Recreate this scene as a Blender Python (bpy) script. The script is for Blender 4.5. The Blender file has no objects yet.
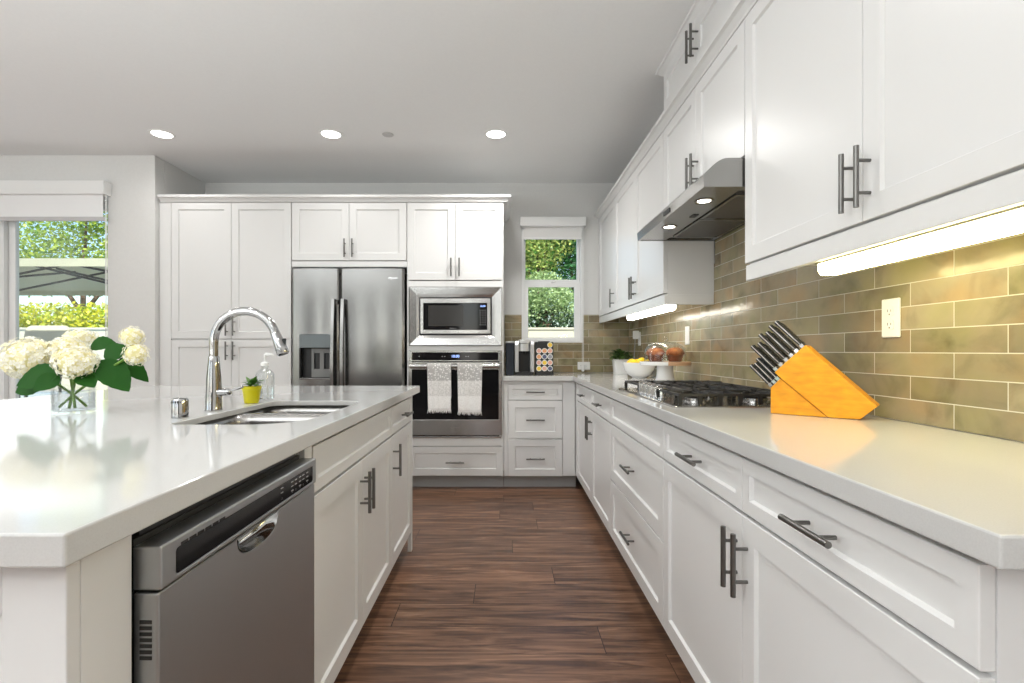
import bpy, bmesh, math, random
from mathutils import Vector, Matrix, noise

# ------------------------------------------------------------------ camera, world, sun, lights, exposure
S = bpy.context.scene
COL = S.collection
PI = math.pi

cam_d = bpy.data.cameras.new('camera')
cam = bpy.data.objects.new('camera', cam_d)
COL.objects.link(cam)
cam.location = (0, 0, 1.12)
cam.rotation_euler = (PI / 2, 0, 0)
cam_d.sensor_width = 36
cam_d.sensor_fit = 'HORIZONTAL'
cam_d.lens = 515 / 1024 * 36
cam_d.shift_x = 8 / 1024
cam_d.shift_y = 9 / 1024
cam_d.clip_start = 0.02
S.camera = cam

S.view_settings.view_transform = 'Standard'
S.view_settings.look = 'None'
S.view_settings.gamma = 1
S.view_settings.use_curve_mapping = False
S.view_settings.exposure = -0.03

W = bpy.data.worlds.new('sky')
S.world = W
W.use_nodes = True
wn = W.node_tree.nodes
wl = W.node_tree.links
sky = wn.new('ShaderNodeTexSky')
sky.sky_type = 'NISHITA'
sky.sun_disc = False
sky.sun_elevation = math.radians(48)
sky.sun_rotation = math.radians(160)
wl.new(sky.outputs[0], wn['Background'].inputs[0])
wn['Background'].inputs[1].default_value = 0.26

def lamp(name, kind, loc, target=None, power=10, color=(1, 1, 1), **kw):
    d = bpy.data.lights.new(name, kind)
    d.energy = power
    d.color = color
    for k, v in kw.items():
        setattr(d, k, v)
    o = bpy.data.objects.new(name, d)
    COL.objects.link(o)
    o.location = loc
    if target is not None:
        o.rotation_euler = (Vector(target) - Vector(loc)).to_track_quat('-Z', 'Y').to_euler()
    return o

lamp('sun', 'SUN', (3, -6, 10), (0.5, 2.0, 2.0), 8.0, (1.0, 0.95, 0.86), angle=0.01)
# added fill lamps at unseen rear and side openings; daylight at the sliding door
for x in (-4.3, -2.6, -0.9):
    lamp('added_rear_fill', 'AREA', (x, -4.85, 1.5), (x + 0.3, 4, 1.6), 9, (0.97, 0.985, 1.0), shape='RECTANGLE', size=0.45, size_y=2.0)  # narrow lamps added to put streaks on the refrigerator steel
lamp('added_side_fill', 'AREA', (-6.35, -2.0, 1.4), (0, 1.6, 1.9), 18, (0.97, 0.985, 1.0), shape='RECTANGLE', size=3.6, size_y=2.0)
lamp('daylight_sliding_door', 'AREA', (-4.1, 4.02, 1.05), (-3.2, 0, 0.9), 10, (0.97, 0.985, 1.0), shape='RECTANGLE', size=1.7, size_y=1.9)
# added upward fill lamp without fixture behind the camera, brightening the ceiling
lamp('added_ceiling_fill', 'AREA', (-3.2, -1.5, 1.1), (-3.2, -1.499, 4), 350, (0.93, 0.985, 1.0), shape='RECTANGLE', size=4.8, size_y=2.8)

CEIL = 2.68
# ------------------------------------------------------------------ materials
def mat(name, col, rough=0.5, metal=0.0, spec=0.5, **kw):
    m = bpy.data.materials.new(name)
    m.use_nodes = True
    b = m.node_tree.nodes['Principled BSDF']
    b.inputs['Base Color'].default_value = (*col, 1)
    b.inputs['Roughness'].default_value = rough
    b.inputs['Metallic'].default_value = metal
    b.inputs['Specular IOR Level'].default_value = spec
    for k, v in kw.items():
        b.inputs[k].default_value = v
    return m

def srgb(r, g, b):
    f = lambda c: (c / 255 / 12.92) if c / 255 <= 0.04045 else ((c / 255 + 0.055) / 1.055) ** 2.4
    return (f(r), f(g), f(b))

def nodes(m):
    nt = m.node_tree
    return nt.nodes, nt.links, nt.nodes['Principled BSDF']

def ramp(N, stops):
    r = N.new('ShaderNodeValToRGB')
    e = r.color_ramp.elements
    while len(e) < len(stops):
        e.new(0.5)
    for k, (p, c) in enumerate(stops):
        e[k].position = p
        e[k].color = (*c, 1)
    return r

def coords(N, L, kind='Object', scale=(1, 1, 1), rot=(0, 0, 0)):
    tc = N.new('ShaderNodeTexCoord')
    mp = N.new('ShaderNodeMapping')
    mp.inputs['Scale'].default_value = scale
    mp.inputs['Rotation'].default_value = rot
    L.new(tc.outputs[kind], mp.inputs[0])
    return mp

def noise_col(m, scale, stops, detail=4, stretch=(1, 1, 1), bump=0.0, bump_scale=None):
    N, L, B = nodes(m)
    mp = coords(N, L, scale=stretch)
    n = N.new('ShaderNodeTexNoise')
    n.inputs['Scale'].default_value = scale
    n.inputs['Detail'].default_value = detail
    L.new(mp.outputs[0], n.inputs[0])
    r = ramp(N, stops)
    L.new(n.outputs[0], r.inputs[0])
    L.new(r.outputs[0], B.inputs['Base Color'])
    if bump:
        b = N.new('ShaderNodeBump')
        b.inputs['Strength'].default_value = bump
        b.inputs['Distance'].default_value = 0.002
        if bump_scale:
            n2 = N.new('ShaderNodeTexNoise')
            n2.inputs['Scale'].default_value = bump_scale
            L.new(mp.outputs[0], n2.inputs[0])
            L.new(n2.outputs[0], b.inputs['Height'])
        else:
            L.new(n.outputs[0], b.inputs['Height'])
        L.new(b.outputs[0], B.inputs['Normal'])
    return m

M = {}
M['cab'] = mat('white_cabinet_paint', (0.745, 0.74, 0.73), 0.32)
M['wall'] = mat('wall_paint', (0.72, 0.715, 0.70), 0.85, spec=0.2)
noise_col(M['wall'], 60, [(0.3, (0.71, 0.705, 0.69)), (0.7, (0.73, 0.725, 0.71))], bump=0.08)
M['ceil'] = mat('ceiling_paint', (0.86, 0.86, 0.855), 0.9, spec=0.1)
noise_col(M['ceil'], 70, [(0.3, (0.855, 0.857, 0.853)), (0.7, (0.87, 0.872, 0.867))], bump=0.08)
M['trim'] = mat('white_trim_paint', (0.85, 0.85, 0.84), 0.35)
M['quartz'] = mat('white_quartz', (0.78, 0.77, 0.75), 0.09)
noise_col(M['quartz'], 420, [(0.32, (0.56, 0.557, 0.545)), (0.5, (0.58, 0.577, 0.565)), (0.75, (0.595, 0.592, 0.58))], detail=2)
M['steel'] = mat('brushed_stainless_steel', (0.245, 0.242, 0.236), 0.27, 1.0)
def brushed(m, stretch, amt=0.08, base=0.15, bump=0.08):
    N, L, B = nodes(m)
    mp = coords(N, L, scale=stretch)
    n = N.new('ShaderNodeTexNoise')
    n.inputs['Scale'].default_value = 8
    n.inputs['Detail'].default_value = 3
    L.new(mp.outputs[0], n.inputs[0])
    mr = N.new('ShaderNodeMapRange')
    mr.inputs[3].default_value = base
    mr.inputs[4].default_value = base + amt
    L.new(n.outputs[0], mr.inputs[0])
    L.new(mr.outputs[0], B.inputs['Roughness'])
    b = N.new('ShaderNodeBump')
    b.inputs['Strength'].default_value = bump
    b.inputs['Distance'].default_value = 0.001
    L.new(n.outputs[0], b.inputs['Height'])
    L.new(b.outputs[0], B.inputs['Normal'])
brushed(M['steel'], (0.15, 0.15, 90))
M['steel_oven'] = mat('bright_stainless_steel', (0.44, 0.432, 0.42), 0.27, 1.0)
brushed(M['steel_oven'], (0.15, 0.15, 90))
M['knobchrome'] = mat('bright_chrome', (0.85, 0.85, 0.85), 0.12, 1.0)
M['steel_dark'] = mat('dark_stainless_steel', (0.44, 0.455, 0.465), 0.42, 1.0)
brushed(M['steel_dark'], (90, 90, 0.15), base=0.36)
M['steel_hood'] = mat('hood_stainless_steel', (0.34, 0.335, 0.325), 0.3, 1.0)
brushed(M['steel_hood'], (90, 1.5, 90))
M['nickel'] = mat('brushed_nickel_handle', (0.19, 0.185, 0.175), 0.3, 1.0)
M['chrome'] = mat('polished_chrome', (0.46, 0.46, 0.46), 0.06, 1.0)
M['sinksteel'] = mat('sink_steel', (0.40, 0.39, 0.375), 0.26, 1.0)
M['blackglass'] = mat('black_glass', (0.006, 0.006, 0.007), 0.06, spec=0.25)
M['microglass'] = mat('microwave_window', (0.04, 0.038, 0.036), 0.15, spec=0.25)
M['black'] = mat('black_plastic', (0.012, 0.012, 0.012), 0.4)
M['gap'] = mat('dark_appliance_body', (0.02, 0.02, 0.02), 0.6)
M['iron'] = mat('cast_iron', (0.012, 0.012, 0.013), 0.45)
M['greyplastic'] = mat('grey_plastic', (0.20, 0.20, 0.195), 0.4)
M['toe'] = mat('grey_toe_kick', (0.42, 0.42, 0.41), 0.5)
M['white'] = mat('white_plastic', (0.85, 0.85, 0.83), 0.3)
M['porcelain'] = mat('white_ceramic', (0.85, 0.85, 0.84), 0.15)
M['socket'] = mat('socket_slots', (0.05, 0.05, 0.05), 0.5)

def emit(name, col, s):
    m = bpy.data.materials.new(name)
    m.use_nodes = True
    N, L = m.node_tree.nodes, m.node_tree.links
    N.remove(N['Principled BSDF'])
    e = N.new('ShaderNodeEmission')
    e.inputs[0].default_value = (*col, 1)
    e.inputs[1].default_value = s
    L.new(e.outputs[0], N['Material Output'].inputs[0])
    return m
M['lampglow'] = emit('downlight_diffuser', (1, 0.985, 0.95), 9)
M['ledbar'] = emit('led_bar_diffuser', (1, 0.86, 0.42), 19)
M['ledfar'] = emit('led_bar_diffuser_neutral', (1, 0.94, 0.82), 12)
M['hoodglow'] = emit('hood_lamp_lens', (1, 0.93, 0.8), 12)
M['display'] = emit('blue_display', (0.35, 0.5, 1.0), 3)

def thin_glass(name, tint=(1, 1, 1), refl=0.06, most=0.38):
    m = bpy.data.materials.new(name)
    m.use_nodes = True
    N, L = m.node_tree.nodes, m.node_tree.links
    N.remove(N['Principled BSDF'])
    t = N.new('ShaderNodeBsdfTransparent')
    t.inputs[0].default_value = (*tint, 1)
    g = N.new('ShaderNodeBsdfGlossy')
    g.inputs['Roughness'].default_value = 0.02
    fr = N.new('ShaderNodeLayerWeight')
    fr.inputs[0].default_value = 0.35
    mm = N.new('ShaderNodeMapRange')
    mm.inputs[3].default_value = refl
    mm.inputs[4].default_value = most
    L.new(fr.outputs['Fresnel'], mm.inputs[0])
    mx = N.new('ShaderNodeMixShader')
    L.new(mm.outputs[0], mx.inputs[0])
    L.new(t.outputs[0], mx.inputs[1])
    L.new(g.outputs[0], mx.inputs[2])
    L.new(mx.outputs[0], N['Material Output'].inputs[0])
    return m
M['pane'] = thin_glass('window_pane_glass', (0.97, 1, 0.985), 0.004, 0.16)
M['domeglass'] = thin_glass('clear_dome_glass', (0.97, 0.98, 0.98), 0.02, 0.24)
M['glass'] = mat('clear_glass', (0.97, 1, 0.99), 0.0, **{'Transmission Weight': 1.0, 'IOR': 1.45})
M['water'] = mat('clear_water', (0.97, 0.99, 1.0), 0.0, **{'Transmission Weight': 1.0, 'IOR': 1.33})

# oak-brown vinyl planks running across the room
def floor_material():
    m = mat('brown_wood_planks', (0.12, 0.06, 0.04), 0.28)
    N, L, B = nodes(m)
    mp = coords(N, L)
    br = N.new('ShaderNodeTexBrick')
    br.offset = 0.0
    sx = N.new('ShaderNodeSeparateXYZ')
    L.new(mp.outputs[0], sx.inputs[0])
    dv = N.new('ShaderNodeMath')
    dv.operation = 'DIVIDE'
    dv.inputs[1].default_value = 0.19
    L.new(sx.outputs[1], dv.inputs[0])
    fl = N.new('ShaderNodeMath')
    fl.operation = 'FLOOR'
    L.new(dv.outputs[0], fl.inputs[0])
    wnz = N.new('ShaderNodeTexWhiteNoise')
    wnz.noise_dimensions = '1D'
    L.new(fl.outputs[0], wnz.inputs['W'])
    ma = N.new('ShaderNodeMath')
    ma.operation = 'MULTIPLY_ADD'
    ma.inputs[1].default_value = 1.22
    L.new(wnz.outputs['Value'], ma.inputs[0])
    L.new(sx.outputs[0], ma.inputs[2])
    cb = N.new('ShaderNodeCombineXYZ')
    L.new(ma.outputs[0], cb.inputs[0])
    L.new(sx.outputs[1], cb.inputs[1])
    br.inputs['Scale'].default_value = 1
    br.inputs['Brick Width'].default_value = 1.22
    br.inputs['Row Height'].default_value = 0.19
    br.inputs['Mortar Size'].default_value = 0.0016
    br.inputs['Mortar Smooth'].default_value = 0.2
    br.inputs['Color1'].default_value = (0.25, 0.25, 0.25, 1)
    br.inputs['Color2'].default_value = (0.95, 0.95, 0.95, 1)
    br.inputs['Mortar'].default_value = (0, 0, 0, 1)
    L.new(cb.outputs[0], br.inputs[0])
    # grain shifted per plank
    add = N.new('ShaderNodeVectorMath')
    add.operation = 'MULTIPLY_ADD'
    add.inputs[1].default_value = (13, 7, 5)
    L.new(br.outputs['Color'], add.inputs[0])
    L.new(mp.outputs[0], add.inputs[2])
    mp2 = N.new('ShaderNodeMapping')
    mp2.inputs['Scale'].default_value = (1.1, 13, 1)
    L.new(add.outputs[0], mp2.inputs[0])
    n = N.new('ShaderNodeTexNoise')
    n.inputs['Scale'].default_value = 2.2
    n.inputs['Detail'].default_value = 7
    n.inputs['Roughness'].default_value = 0.62
    n.inputs['Distortion'].default_value = 0.9
    L.new(mp2.outputs[0], n.inputs[0])
    r = ramp(N, [(0.28, srgb(68, 46, 36)), (0.45, srgb(112, 80, 62)), (0.58, srgb(148, 110, 86)), (0.75, srgb(184, 146, 118))])
    L.new(n.outputs[0], r.inputs[0])
    mx = N.new('ShaderNodeMix')
    mx.data_type = 'RGBA'
    mx.blend_type = 'MULTIPLY'
    mx.inputs[0].default_value = 0.45
    L.new(r.outputs[0], mx.inputs[6])
    L.new(br.outputs['Color'], mx.inputs[7])
    seam = N.new('ShaderNodeMix')
    seam.data_type = 'RGBA'
    L.new(br.outputs['Fac'], seam.inputs[0])
    L.new(mx.outputs[2], seam.inputs[6])
    seam.inputs[7].default_value = (*srgb(40, 25, 18), 1)
    L.new(seam.outputs[2], B.inputs['Base Color'])
    mr = N.new('ShaderNodeMapRange')
    mr.inputs[3].default_value = 0.24
    mr.inputs[4].default_value = 0.42
    L.new(n.outputs[0], mr.inputs[0])
    L.new(mr.outputs[0], B.inputs['Roughness'])
    b = N.new('ShaderNodeBump')
    b.inputs['Strength'].default_value = 0.12
    b.inputs['Distance'].default_value = 0.002
    L.new(n.outputs[0], b.inputs['Height'])
    L.new(b.outputs[0], B.inputs['Normal'])
    return m
M['floor'] = floor_material()

# glazed taupe-green subway tile; uv-like coordinates u (along wall), v (up)
def tile_material(name, axis, u0, v0, tw=0.285, th=0.0665):
    m = mat(name, (0.3, 0.27, 0.2), 0.16)
    N, L, B = nodes(m)
    tc = N.new('ShaderNodeTexCoord')
    sx = N.new('ShaderNodeSeparateXYZ')
    L.new(tc.outputs['Object'], sx.inputs[0])
    cx = N.new('ShaderNodeCombineXYZ')
    L.new(sx.outputs[axis], cx.inputs[0])
    L.new(sx.outputs[2], cx.inputs[1])
    mp = N.new('ShaderNodeMapping')
    mp.inputs['Location'].default_value = (-u0, -v0, 0)
    L.new(cx.outputs[0], mp.inputs[0])
    br = N.new('ShaderNodeTexBrick')
    br.offset = 0.5
    br.inputs['Scale'].default_value = 1
    br.inputs['Brick Width'].default_value = tw
    br.inputs['Row Height'].default_value = th
    br.inputs['Mortar Size'].default_value = 0.0013
    br.inputs['Mortar Smooth'].default_value = 0.1
    br.inputs['Color1'].default_value = (0, 0, 0, 1)
    br.inputs['Color2'].default_value = (1, 1, 1, 1)
    br.inputs['Mortar'].default_value = (0.5, 0.5, 0.5, 1)
    L.new(mp.outputs[0], br.inputs[0])
    sh = N.new('ShaderNodeVectorMath')
    sh.operation = 'MULTIPLY_ADD'
    sh.inputs[1].default_value = (9, 5, 3)
    L.new(br.outputs['Color'], sh.inputs[0])
    L.new(mp.outputs[0], sh.inputs[2])
    n = N.new('ShaderNodeTexNoise')
    n.inputs['Scale'].default_value = 7
    n.inputs['Detail'].default_value = 5
    n.inputs['Distortion'].default_value = 0.6
    L.new(sh.outputs[0], n.inputs[0])
    base = ramp(N, [(0.0, srgb(134, 124, 102)), (0.35, srgb(160, 147, 122)), (0.65, srgb(148, 138, 110)), (1.0, srgb(174, 162, 138))])
    L.new(br.outputs['Color'], base.inputs[0])
    mott = ramp(N, [(0.25, (0.50, 0.48, 0.43)), (0.5, (0.94, 0.93, 0.90)), (0.8, (1.12, 1.1, 1.02))])
    L.new(n.outputs[0], mott.inputs[0])
    mx = N.new('ShaderNodeMix')
    mx.data_type = 'RGBA'
    mx.blend_type = 'MULTIPLY'
    mx.inputs[0].default_value = 1
    L.new(base.outputs[0], mx.inputs[6])
    L.new(mott.outputs[0], mx.inputs[7])
    n3 = N.new('ShaderNodeTexNoise')
    n3.inputs['Scale'].default_value = 4.5
    n3.inputs['Detail'].default_value = 3
    L.new(sh.outputs[0], n3.inputs[0])
    hue = ramp(N, [(0.32, (0.88, 0.95, 0.76)), (0.5, (1.0, 1.0, 0.96)), (0.66, (1.10, 0.95, 0.80))])
    L.new(n3.outputs[0], hue.inputs[0])
    mx2 = N.new('ShaderNodeMix')
    mx2.data_type = 'RGBA'
    mx2.blend_type = 'MULTIPLY'
    mx2.inputs[0].default_value = 1
    L.new(mx.outputs[2], mx2.inputs[6])
    L.new(hue.outputs[0], mx2.inputs[7])
    mx = mx2
    g = N.new('ShaderNodeMix')
    g.data_type = 'RGBA'
    L.new(br.outputs['Fac'], g.inputs[0])
    L.new(mx.outputs[2], g.inputs[6])
    g.inputs[7].default_value = (*srgb(208, 203, 188), 1)
    L.new(g.outputs[2], B.inputs['Base Color'])
    rr = N.new('ShaderNodeMapRange')
    rr.inputs[3].default_value = 0.19
    rr.inputs[4].default_value = 0.7
    L.new(br.outputs['Fac'], rr.inputs[0])
    L.new(rr.outputs[0], B.inputs['Roughness'])
    hs = N.new('ShaderNodeMath')
    hs.operation = 'MULTIPLY_ADD'
    hs.inputs[1].default_value = -1.0
    L.new(br.outputs['Fac'], hs.inputs[0])
    n2 = N.new('ShaderNodeTexNoise')
    n2.inputs['Scale'].default_value = 16
    n2.inputs['Detail'].default_value = 2
    L.new(sh.outputs[0], n2.inputs[0])
    L.new(n2.outputs[0], hs.inputs[2])
    b = N.new('ShaderNodeBump')
    b.inputs['Strength'].default_value = 0.7
    b.inputs['Distance'].default_value = 0.003
    L.new(hs.outputs[0], b.inputs['Height'])
    L.new(b.outputs[0], B.inputs['Normal'])
    return m
M['tile_right'] = tile_material('subway_tile_right_wall', 1, 1.4705, 0.914)
M['tile_back'] = tile_material('subway_tile_back_wall', 0, 1.0705, 0.914)

# ------------------------------------------------------------------ mesh building
class MB:
    def __init__(self):
        self.v, self.f, self.mi = [], [], []
        self.cur = 0
    def add(self, vs, fs):
        b = len(self.v)
        self.v += [tuple(p) for p in vs]
        self.f += [tuple(b + i for i in f) for f in fs]
        self.mi += [self.cur] * len(fs)
        return self
    def box(self, x0, x1, y0, y1, z0, z1):
        return self.add([(x0, y0, z0), (x1, y0, z0), (x1, y1, z0), (x0, y1, z0), (x0, y0, z1), (x1, y0, z1), (x1, y1, z1), (x0, y1, z1)],
                        [(0, 3, 2, 1), (4, 5, 6, 7), (0, 1, 5, 4), (1, 2, 6, 5), (2, 3, 7, 6), (3, 0, 4, 7)])
    def loft(self, loops, c0=True, c1=True, closed=False):
        n = len(loops[0])
        vs = [p for l in loops for p in l]
        fs = []
        K = len(loops)
        for k in range(K if closed else K - 1):
            a, b = k * n, ((k + 1) % K) * n
            for i in range(n):
                j = (i + 1) % n
                fs.append((a + i, a + j, b + j, b + i))
        if c0 and not closed:
            fs.append(tuple(range(n))[::-1])
        if c1 and not closed:
            fs.append(tuple((K - 1) * n + i for i in range(n)))
        return self.add(vs, fs)
    def cyl(self, p0, p1, r0, r1=None, n=16, caps=True):
        return self.tube([p0, p1], [r0, r0 if r1 is None else r1], n, caps)
    def tube(self, pts, r, n=12, caps=True):
        pts = [Vector(p) for p in pts]
        if not isinstance(r, (list, tuple)):
            r = [r] * len(pts)
        loops = []
        t = (pts[1] - pts[0]).normalized()
        up = Vector((0, 0, 1)) if abs(t.z) < 0.9 else Vector((1, 0, 0))
        u = t.cross(up).normalized()
        for k, p in enumerate(pts):
            a = pts[max(k - 1, 0)]
            b = pts[min(k + 1, len(pts) - 1)]
            t = (b - a).normalized()
            u = (u - t * u.dot(t)).normalized()
            w = t.cross(u)
            loops.append([p + (u * math.cos(2 * PI * i / n) + w * math.sin(2 * PI * i / n)) * r[k] for i in range(n)])
        return self.loft(loops, caps, caps)
    def lathe(self, prof, c=(0, 0, 0), n=32, c0=False, c1=False):
        loops = [[(c[0] + r * math.cos(2 * PI * i / n), c[1] + r * math.sin(2 * PI * i / n), c[2] + z) for i in range(n)] for r, z in prof]
        return self.loft(loops, c0, c1)
    def prism(self, pts, fn, a, b):
        """pts: 2-D outline; fn(u, v, w) -> point; extruded from w = a to w = b."""
        return self.loft([[fn(u, v, a) for u, v in pts], [fn(u, v, b) for u, v in pts]])
    def plate(self, outer, holes, fn, a, b):
        """a slab with holes: outline outer, hole outlines, extruded from w = a to w = b."""
        bm = bmesh.new()
        es, rings = [], []
        for ring in [outer] + holes:
            vs = [bm.verts.new((p[0], p[1], 0)) for p in ring]
            rings.append(vs)
            es += [bm.edges.new((vs[i], vs[(i + 1) % len(vs)])) for i in range(len(vs))]
        bmesh.ops.triangle_fill(bm, use_beauty=True, use_dissolve=False, edges=es)
        bm.verts.index_update()
        pts = [v.co.copy() for v in bm.verts]
        tri = [tuple(v.index for v in f.verts) for f in bm.faces]
        n = len(pts)
        fs = list(tri) + [tuple(i + n for i in t)[::-1] for t in tri]
        for vs in rings:
            k = len(vs)
            for i in range(k):
                p, q = vs[i].index, vs[(i + 1) % k].index
                fs.append((p, q, q + n, p + n))
        bm.free()
        return self.add([fn(p.x, p.y, a) for p in pts] + [fn(p.x, p.y, b) for p in pts], fs)
    def sphere(self, c, r, n=16, m=10, fz=1.0):
        prof = [(max(1e-4, r * math.sin(PI * k / m)), -r * fz * math.cos(PI * k / m)) for k in range(m + 1)]
        return self.lathe(prof, c, n, True, True)
    def build(self, name, mats, parent=None, smooth=None, bevel=0.0, seg=2, recalc=True, loc=None):
        me = bpy.data.meshes.new(name)
        me.from_pydata(self.v, [], self.f)
        mats = mats if isinstance(mats, (list, tuple)) else [mats]
        for m in mats:
            me.materials.append(m)
        for p, i in zip(me.polygons, self.mi):
            p.material_index = i
        if recalc:
            bm = bmesh.new()
            bm.from_mesh(me)
            bmesh.ops.recalc_face_normals(bm, faces=bm.faces)
            bm.to_mesh(me)
            bm.free()
        if smooth:
            me.polygons.foreach_set('use_smooth', [True] * len(me.polygons))
            me.set_sharp_from_angle(angle=math.radians(smooth))
        o = bpy.data.objects.new(name, me)
        COL.objects.link(o)
        if parent:
            o.parent = parent
        if loc:
            o.location = loc
        if bevel:
            md = o.modifiers.new('edge', 'BEVEL')
            md.width = bevel
            md.segments = seg
            md.limit_method = 'ANGLE'
            md.angle_limit = math.radians(40)
            md.harden_normals = False
        return o

def tag(o, label=None, cat=None, group=None, kind=None):
    if label: o['label'] = label
    if cat: o['category'] = cat
    if group: o['group'] = group
    if kind: o['kind'] = kind
    return o

def thing(name, label, cat, loc=(0, 0, 0), rz=0.0, group=None):
    o = bpy.data.objects.new(name, None)
    o.empty_display_size = 0.05
    COL.objects.link(o)
    o.location = loc
    o.rotation_euler = (0, 0, rz)
    return tag(o, label, cat, group)

def copy_tree(o, parent=None):
    c = o.copy()
    COL.objects.link(c)
    if parent: c.parent = parent
    for ch in o.children:
        copy_tree(ch, c)
    return c

def structure(name, mb, m, parent=None, **kw):
    o = mb.build(name, m, parent, **kw)
    if parent is None:
        o['kind'] = 'structure'
    return o

def text(name, body, size, m, parent, loc, rot, depth=0.0004):
    c = bpy.data.curves.new(name, 'FONT')
    c.body = body
    c.size = size
    c.extrude = depth
    c.align_x = 'CENTER'
    c.align_y = 'CENTER'
    c.materials.append(m)
    tmp = bpy.data.objects.new(name + '_curve', c)
    COL.objects.link(tmp)
    me = bpy.data.meshes.new_from_object(tmp.evaluated_get(bpy.context.evaluated_depsgraph_get()))
    bpy.data.objects.remove(tmp)
    o = bpy.data.objects.new(name, me)
    COL.objects.link(o)
    o.parent = parent
    o.location = loc
    o.rotation_euler = rot
    return o

def rrect(x0, x1, y0, y1, r, n=6):
    rs = r if isinstance(r, (list, tuple)) else [r] * 4
    out = []
    for (cx, cy, a, rad) in ((x1 - rs[0], y0 + rs[0], -PI / 2, rs[0]), (x1 - rs[1], y1 - rs[1], 0, rs[1]),
                             (x0 + rs[2], y1 - rs[2], PI / 2, rs[2]), (x0 + rs[3], y0 + rs[3], PI, rs[3])):
        for k in range(n + 1):
            t = a + PI / 2 * k / n
            out.append((cx + rad * math.cos(t), cy + rad * math.sin(t)))
    return out

def sweep(mb, path, prof):
    """crown profile (out, z) along a 2-D path; 'out' is to the right of travel."""
    P = [Vector(p) for p in path]
    loops = []
    for i, p in enumerate(P):
        d0 = (P[i] - P[i - 1]).normalized() if i else (P[1] - P[0]).normalized()
        d1 = (P[i + 1] - P[i]).normalized() if i < len(P) - 1 else d0
        n0, n1 = Vector((d0.y, -d0.x)), Vector((d1.y, -d1.x))
        b = (n0 + n1)
        b = b / (b.length_squared / 2) if b.length > 1e-6 else n0
        loops.append([(p.x + b.x * o, p.y + b.y * o, z) for o, z in prof])
    return mb.loft(loops)

# ------------------------------------------------------------------ the room
XW, YW = 1.17, 4.80          # right wall, back wall
XA, YL = -2.785, 4.11        # alcove corner, left (sliding door) wall
XL_, YF = -6.5, -5.0
T = 0.12
structure('floor', MB().box(XL_ - T, XW + T, YF - T, YW + T, -0.1, 0), M['floor'])
structure('ceiling', MB().box(XL_ - T, XW + T, YF - T, YW + T, CEIL, CEIL + 0.15), M['ceil'])
structure('wall_right', MB().box(XW, XW + T, YF, YW + T, 0, CEIL), M['wall'])
# back wall with the window opening
WX0, WX1, WZ0, WZ1 = 0.18, 0.72, 1.21, 2.22
fy = lambda u, v, w: (u, w, v)
structure('wall_back', MB().plate([(XA - T, 0), (XW, 0), (XW, CEIL), (XA - T, CEIL)], [[(WX0, WZ0), (WX1, WZ0), (WX1, WZ1), (WX0, WZ1)]], fy, YW, YW + T), M['wall'])
structure('wall_alcove', MB().box(XA - T, XA, YL + T, YW, 0, CEIL), M['wall'])
DX0, DX1, DZ1 = -4.86, -3.17, 2.36
structure('wall_left', MB().plate([(XL_, 0), (DX0, 0), (DX0, DZ1), (DX1, DZ1), (DX1, 0), (XA, 0), (XA, CEIL), (XL_, CEIL)], [], fy, YL, YL + T), M['wall'], bevel=0.012)
# far left wall and the wall behind the camera, openings added for fill lamps
fx = lambda u, v, w: (w, u, v)
structure('wall_side', MB().plate([(YF, 0), (YL + T, 0), (YL + T, CEIL), (YF, CEIL)], [[(-3.9, 0.4), (-0.1, 0.4), (-0.1, 2.4), (-3.9, 2.4)]], fx, XL_ - T, XL_), M['wall'])
structure('wall_front', MB().plate([(XL_ - T, 0), (XW + T, 0), (XW + T, CEIL), (XL_ - T, CEIL)], [[(x - 0.25, 0.45), (x + 0.25, 0.45), (x + 0.25, 2.5), (x - 0.25, 2.5)] for x in (-4.3, -2.6, -0.9)], fy, YF - T, YF), mat('unseen_dark_wall_paint', (0.20, 0.19, 0.175), 0.8))  # unseen wall darkened so the refrigerator reflects less light

# tile splashbacks
tag(MB().box(0.005, 0.164, YW - 0.0095, YW - 0.0005, 0.916, 1.452).box(0.164, 0.736, YW - 0.0095, YW - 0.0005, 0.916, 1.192).box(0.736, XW - 0.009, YW - 0.0095, YW - 0.0005, 0.916, 1.452)
    .build('tile_splashback', M['tile_back']), 'taupe glazed subway tile splashback around the small window', 'tile splashback')
tag(MB().box(XW - 0.0095, XW - 0.0005, 0.30, YW - 0.009, 0.916, 1.60).box(XW - 0.0095, XW - 0.0005, 1.888, 2.834, 1.60, 1.80)
    .build('tile_splashback', M['tile_right']), 'long taupe glazed subway tile splashback behind the cooktop and knife block', 'tile splashback')

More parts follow.
